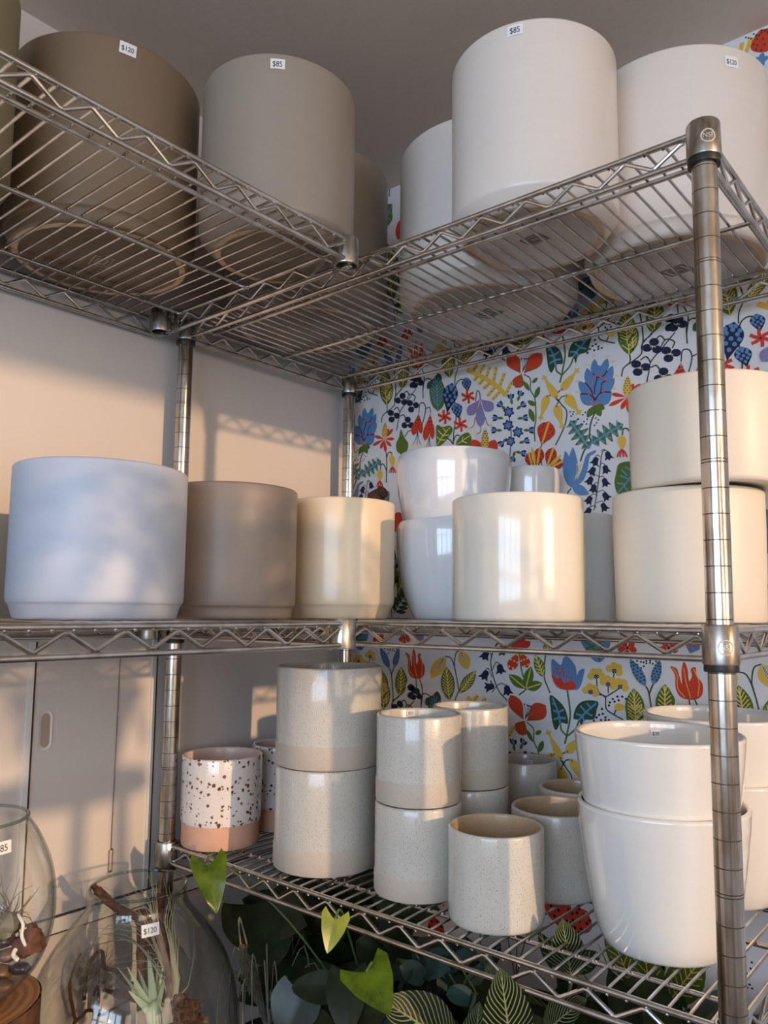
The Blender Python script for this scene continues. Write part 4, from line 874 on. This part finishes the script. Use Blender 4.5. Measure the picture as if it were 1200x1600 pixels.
tips = [((380, 118, -.05), .05), ((360, 200, -.03), .05), ((600, 120, 0), .03), ((690, 150, .03), .02), ((200, 425, -.02), .045), ((160, 560, 0), .05), ((150, 470, .02), .06), ((372, 612, .03), .04), ((470, 650, -.04), .035), ((380, 335, -.06), .03), ((740, 250, -.03), .02), ((830, 300, .03), .02), ((850, 420, .02), .01), ((640, 330, .05), .03), ((660, 430, -.05), .02), ((300, 420, .04), .05), ((720, 420, 0), .0), ((760, 520, -.04), 0), ((930, 520, .02), .01), ((900, 640, -.04), .01), ((860, 560, .05), 0), ((560, 560, -.05), .03), ((690, 590, .03), .02), ((780, 380, .0), .0)]
tips += [((p[0]+rnd.uniform(-60, 60), p[1]+rnd.uniform(-50, 50), p[2]+rnd.uniform(-.02, .02)), b*rnd.uniform(.7, 1.3)) for p, b in tips[:12]]
blades(m, base, [(Z(*p), b) for p, b in tips], .0012); tag(m.build('air_plant', 'air'), 'long grassy silver air plant arching left across the big glass jar', 'air plant')
m = MB(); base = Z(645, 915, -.02)
for tx, ty, w, dy in [(608, 545, 46, 0), (495, 640, 34, -.02), (705, 680, 32, -.01), (662, 615, 26, .02), (500, 770, 40, -.03), (560, 660, 30, .02), (690, 620, 22, .02), (455, 655, 22, .01)]:
    m.leaf(base, Z(tx, ty, dy-.01), w/3530*1.0, Vector((.6, -.6, .35)), 0, 'blade', -.06, .35, 10, 3)
m.blob(base+Vector((0, 0, .004)), .012, .012, .018, 0, .1, 1)
tag(m.build('air_plant', 'air_pale'), 'pale green stiff-leaved air plant in the middle of the big jar', 'air plant')
m = MB(); g = random.Random(9)
for i in range(60): m.blob(in2(Z(835+g.uniform(-85, 80), 935+g.uniform(-60, 60), g.uniform(-.02, .03))), g.uniform(.004, .010), g.uniform(.004, .010), g.uniform(.004, .009), 0, .9, i, 10, 7)
strands(m, Z(840, 910), 60, .03, .0007, 1, 1, 0, 8, keep=in2)
tag(m.build('moss_clump', 'moss'), 'dry brown moss clump at the right of the big glass jar', 'moss')

# ------------------------------------------------------------------ plants on the lowest shelf
PZ = -.3556+ST
def plantpot(name, label, x, y, r=.06, h=.11, cat='potted plant'):
    e = tag(empty(name, (x, y, PZ)), label, cat)
    m = MB(); m.lathe([(0, 0), (r*.74, 0), (r*.76, .002), (r*.97, h*.86), (r*1.04, h*.86), (r*1.06, h), (r*.98, h), (r*.92, h-.012), (0, h-.012)], 48); m.build('pot', 'darkpot', e)
    m = MB(); m.lathe([(r*.93, h-.014), (r*.5, h-.008), (0, h-.006)], 32); m.build('soil', 'soil', e); return e
def local(e, p): return Vector(p)-e.location
V3 = Vector
def pxleaf(m, e, b, t_, wpx, mi, shape, nrm=None, **k):
    B, T = on(b[0], b[1], 1, b[2]), on(t_[0], t_[1], 1, t_[2]); dist = (B-CAM).dot(FW)
    n_ = nrm or (CAM-B).normalized(); m.leaf(local(e, B), local(e, T), wpx*dist/F_PX, n_, mi, shape, **k); return B
vine = plantpot('arrowhead_vine', 'arrowhead vine whose bright green leaves reach the bottom shelf front', .36, .13, .062)
top = V3((0, 0, .10))
def stemto(e, pts, r=.0016, mat='stem'):
    m = MB(); m.tube(crom([top]+pts, 6), r, 7); return m.build('stem', mat, e)
for (b, t_, w, mat, kw) in [((326, 1352, -.03), (339, 1424, -.042), 58, 'vine', dict(droop=.18, fold=.22, wave=.02)), ((523, 1436, -.03), (512, 1489, -.05), 46, 'vine_yellow', dict(droop=.1, fold=.30)), ((572, 1518, -.045), (609, 1582, -.06), 84, 'vine', dict(droop=.08, fold=.12))]:
    m = MB(); B = pxleaf(m, vine, b, t_, w, 0, 'arrow', (CAM-on(b[0], b[1], 1, b[2])).normalized()+V3((.25, 0, .3)), nl=16, nw=6, **kw); m.build('leaf', mat, vine)
    L = local(vine, B); stemto(vine, [V3((L.x*.5, L.y*.6, L.z*.8)), L+V3((0, .012, .006)), L])
m = MB(); g = random.Random(21)
for b, t_, w in [((400, 1412, .06), (428, 1500, .02), 104), ((470, 1420, .08), (400, 1450, .05), 70), ((520, 1545, 0), (454, 1538, -.03), 46), ((545, 1520, .0), (538, 1612, -.04), 62), ((470, 1550, .0), (440, 1620, -.03), 74), ((560, 1600, -.01), (600, 1560, -.03), 60), ((640, 1470, .08), (590, 1450, .05), 60), ((430, 1590, .02), (500, 1590, -.02), 54), ((505, 1590, .03), (470, 1540, 0), 50), ((600, 1500, .06), (560, 1470, .03), 60)]:
    pxleaf(m, vine, b, t_, w, 0, 'heart', (CAM-on(b[0], b[1], 1, b[2])).normalized()+V3((g.uniform(-.5, .5), g.uniform(-.3, .3), g.uniform(.2, .9))), droop=.15, fold=.15)
for i in range(120):
    a = g.uniform(0, 2*PI); r = g.uniform(.03, .24); z = g.uniform(.10, .25); b = V3((r*.5*math.cos(a), r*.5*math.sin(a), z*.85)); t_ = V3((r*1.25*math.cos(a), max(-.10, r*1.25*math.sin(a)), z-.02))
    m.leaf(b, t_, g.uniform(.035, .055), V3((.4, -.6, .8)), 0, 'heart', .25, .12, 8, 3)
    m.tube(crom([V3((0, 0, .1)), b*.6+V3((0, 0, .03)), b], 3), .0011, 5, 1)
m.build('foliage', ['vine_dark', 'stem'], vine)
birk = plantpot('striped_philodendron', 'philodendron with dark leaves finely striped in pale green under the shelf', .62, .09, .058)
for b, t_, w, kw in [((712, 1640, .02), (606, 1560, -.05), 96, dict(droop=.12, fold=.12)), ((800, 1650, .01), (783, 1516, -.03), 78, dict(droop=.03, fold=.12)), ((893, 1530, .09), (880, 1440, .06), 56, dict(droop=.06, fold=.15)), ((850, 1620, .04), (890, 1560, .0), 60, dict(droop=.2, fold=.15)), ((740, 1660, .03), (748, 1570, .0), 50, dict(droop=.05, fold=.3))]:
    m = MB(); B = pxleaf(m, birk, b, t_, w, 0, 'oval', (CAM-on(b[0], b[1], 1, b[2])).normalized()+V3((0, 0, .5)), nl=18, nw=8, **kw); m.build('leaf', 'birkin', birk); L = local(birk, B); stemto(birk, [L*.6+V3((0, 0, .02)), L], .0022)
m = MB()
for i in range(170):
    a = g.uniform(0, 2*PI); r = g.uniform(.04, .2); z = g.uniform(.06, .24); b = V3((r*.5*math.cos(a), r*.5*math.sin(a), z*.8)); t_ = V3((r*1.2*math.cos(a), min(.33, max(-.09, r*1.3*math.sin(a)+.08)), z+g.uniform(-.03, .03)))
    m.leaf(b, t_, g.uniform(.03, .055), V3((.3, -.5, .8)), 0, 'oval', .2, .15, 7, 3)
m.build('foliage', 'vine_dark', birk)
euc = plantpot('eucalyptus_plant', 'blue-green small-leaved plant below the middle of the bottom shelf', .48, .22, .05)
m = MB()
for i, (u, v, y, w) in enumerate([(628, 1533, .03, 30), (648, 1520, .03, 34), (668, 1512, .05, 40), (690, 1498, .06, 30), (716, 1500, .06, 36), (722, 1556, .05, 34), (736, 1575, .05, 32), (640, 1500, .1, 32), (612, 1520, .08, 30), (700, 1540, .1, 34), (660, 1560, .08, 30), (605, 1560, .06, 28), (740, 1530, .1, 30), (760, 1500, .12, 34), (590, 1590, -.02, 40), (596, 1560, .0, 30), (680, 1560, .1, 30), (620, 1580, .06, 34), (650, 1590, .06, 30)]):
    a = g.uniform(-.8, .8)+PI/2*(-1 if i % 2 else 1)*.6; pxleaf(m, euc, (u-w*.6*math.sin(a), v+w*.6*abs(math.cos(a)), y+.02), (u+w*.7*math.sin(a), v-w*.6*abs(math.cos(a)), y-.01), w, 0, 'round', (CAM-on(u, v, 1, y)).normalized()+V3((g.uniform(-.5, .5), 0, g.uniform(0, .8))), droop=.1, fold=.18, nl=8, nw=3)
for k in range(5): m.tube(crom([top, V3((.03*k-.06, -.05, .18)), local(euc, on(620+34*k, 1500+14*(k % 2), 1, .05))], 4), .0012, 5, 1)
m.build('foliage', ['euc', 'stem'], euc)
gp = plantpot('grassy_plant', 'tufted lime-green grassy plant under the right end of the bottom shelf', .78, .13, .06)
m = MB()
for i in range(190):
    a = g.uniform(0, 2*PI); l = g.uniform(.15, .30); d = V3((math.cos(a), math.sin(a), 0)); b = V3((d.x*.02, d.y*.02, .10)); e_ = g.uniform(.25, .95)
    t_ = b+d*l*.62+V3((0, 0, l*e_*.8)); t_.y = min(max(t_.y, -.16), .29); t_.z = min(t_.z, .325); t_.x = min(t_.x, .24)
    m.leaf(b, t_, g.uniform(.006, .011), V3((-d.x*.3, -d.y*.3, 1)), 0, 'blade', .35, .3, 10, 1)
for i in range(210):
    a = g.uniform(0, 2*PI); r = g.uniform(.04, .22); z = g.uniform(.06, .26); b = V3((min(.10, r*.5*math.cos(a)), r*.5*math.sin(a), z*.8)); t_ = V3((min(.19, r*1.2*math.cos(a)), min(.29, max(-.12, r*1.3*math.sin(a)+.03)), z+g.uniform(-.03, .03)))
    m.leaf(b, t_, g.uniform(.03, .05), V3((.3, -.5, .8)), 1, 'oval', .2, .15, 7, 3)
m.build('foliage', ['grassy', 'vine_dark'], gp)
pl = plantpot('dried_grass_plume', 'dried beige grass plume with wiry curls behind the big glass jar', .20, .05, .045)
m = MB(); A, B = local(pl, on(376, 1474, 1, .0)), local(pl, on(402, 1562, 1, .0)); ax = B-A
for i in range(420):
    q = g.random(); p = A.lerp(B, q); w = .012*math.sin(PI*min(1, q*.9+.12))**.6; d = V3((g.uniform(-1, 1), g.uniform(-1, 1), g.uniform(-.4, .4))).normalized(); m.tube([p, p+d*w*.6+ax*.05, p+d*w+ax*.13], [.0006, .0005, .0002], 3)
m.build('plume', 'plume', pl)
m = MB()
for i in range(40):
    a = g.uniform(0, 2*PI); r = g.uniform(.03, .075); P = [V3((0, 0, .1)), V3((r*.4*math.cos(a), r*.4*math.sin(a), .17)), V3((r*math.cos(a), r*math.sin(a), .20+g.uniform(-.03, .06))), V3((r*1.4*math.cos(a), r*1.1*math.sin(a), .15)), V3((r*1.3*math.cos(a), r*math.sin(a), .08))]
    P = [V3((max(p.x, -.15), p.y, min(p.z, .3))) for p in P]; m.tube(crom(P, 4), .0008, 4)
m.tube(crom([V3((0, 0, .1)), A+V3((0, 0, .03)), A, A.lerp(B, .5)], 5), .0012, 5)
m.build('wiry_stems', 'air_grey', pl)

# unseen fern and stand by the window, added to break up the low sun
FX, FY = 1.95, -.34
s = tag(empty('sun_break_stand', (FX, FY, ZF)), 'unseen slim wooden stand by the window, added to hold the sun-breaking fern', 'plant stand')
m = MB(); m.lathe([(0, 1.57), (.13, 1.57), (.13, 1.595), (0, 1.595)], 48); m.build('top', 'table', s)
for i in range(3): a = i*2.094; m = MB(); m.tube([(.10*math.cos(a), .10*math.sin(a), 1.58), (.17*math.cos(a), .17*math.sin(a), 0)], .012, 10); m.build('leg', 'table', s)
fe = tag(empty('sun_break_fern', (FX, FY, ZF+1.596)), 'unseen arching fern in a dark pot, added to break up the low sun', 'potted plant')
m = MB(); m.lathe([(0, 0), (.07, 0), (.10, .12), (.105, .12), (.105, .135), (.09, .135), (.085, .12), (0, .12)], 48); m.build('pot', 'darkpot', fe)
m = MB()
for i in range(54):
    a = i*2.39996; l = g.uniform(.24, .38); up = g.uniform(.02, .24); P = crom([V3((0, 0, .12)), V3((l*.35*math.cos(a), l*.35*math.sin(a), .12+up)), V3((l*.75*math.cos(a), l*.75*math.sin(a), .13+up*.9)), V3((l*math.cos(a), l*math.sin(a), .06+up*.5))], 7)
    m.tube(P, .0016, 5, 1); k = len(P)-1
    for j in range(3, k):
        d = (P[j+1]-P[j]).normalized(); sd = d.cross(V3((0, 0, 1))).normalized()
        for o in (-1, 1): m.leaf(P[j], P[j]+sd*o*.048*math.sin(PI*(j/k)**.8+.15)+d*.014, .017, V3((0, 0, 1)), 0, 'oval', .15, .1, 4, 1)
m.build('fronds', ['fern', 'stem'], fe)

dk = plantpot('dark_leaf_plant', 'dark broad-leaved plant in the shade behind the big glass jar', .13, .26, .06)
m = MB()
for i in range(110):
    a = g.uniform(0, 2*PI); r = g.uniform(.02, .16); z = g.uniform(.08, .27); b = V3((max(-.13, r*.5*math.cos(a)), r*.5*math.sin(a), z*.8)); t_ = V3((max(-.16, r*1.2*math.cos(a)), min(.18, r*1.2*math.sin(a)), z+g.uniform(-.05, .03)))
    m.leaf(b, t_, g.uniform(.04, .07), V3((.5, -.6, .7)), 0, 'heart' if i % 2 else 'oval', .22, .14, 8, 3)
    m.tube(crom([V3((0, 0, .1)), b*.6+V3((0, 0, .03)), b], 3), .0012, 5, 1)
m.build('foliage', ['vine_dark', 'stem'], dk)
# ------------------------------------------------------------------ light
def area(name, loc, tgt, sx, sy, en, col):
    l = bpy.data.lights.new(name, 'AREA'); l.shape = 'RECTANGLE'; l.size = sx; l.size_y = sy; l.energy = en; l.color = col
    o = bpy.data.objects.new(name, l); C.objects.link(o); o.location = loc; o.rotation_euler = (Vector(tgt)-Vector(loc)).to_track_quat('-Z', 'Y').to_euler(); return o
area('front_window_daylight', ((FO[0]+FO[1])/2, Y2-.14, (FO[2]+FO[3])/2), ((FO[0]+FO[1])/2, 0, (FO[2]+FO[3])/2), FO[1]-FO[0], FO[3]-FO[2], 58, (.57, .76, 1.0))
area('right_window_daylight', (X2+.14, (RO[0]+RO[1])/2, (RO[2]+RO[3])/2), (0, (RO[0]+RO[1])/2, (RO[2]+RO[3])/2), RO[1]-RO[0], RO[3]-RO[2], 26, (1.0, .74, .53))
sun = bpy.data.lights.new('low_sun', 'SUN'); sun.energy = 1.85; sun.color = (1.0, .64, .36); sun.angle = math.radians(.9)
so = bpy.data.objects.new('low_sun', sun); C.objects.link(so); so.rotation_euler = Vector((-1, .10, -.14)).to_track_quat('-Z', 'Y').to_euler(); so.location = (4, 0, 1)
w = bpy.data.worlds.new('world'); scn.world = w; w.use_nodes = True; bg = w.node_tree.nodes['Background']; bg.inputs[0].default_value = (.75, .85, 1, 1); bg.inputs[1].default_value = .4
scn.view_settings.view_transform = 'Standard'; scn.view_settings.look = 'None'; scn.view_settings.gamma = 1; scn.view_settings.exposure = .12; scn.view_settings.use_curve_mapping = False
scn.cycles.use_denoising = True; scn.cycles.max_bounces = 10; scn.cycles.transparent_max_bounces = 24; scn.cycles.diffuse_bounces = 5; scn.cycles.glossy_bounces = 4; scn.cycles.sample_clamp_indirect = 4
scn.cycles.caustics_reflective = False; scn.cycles.caustics_refractive = False
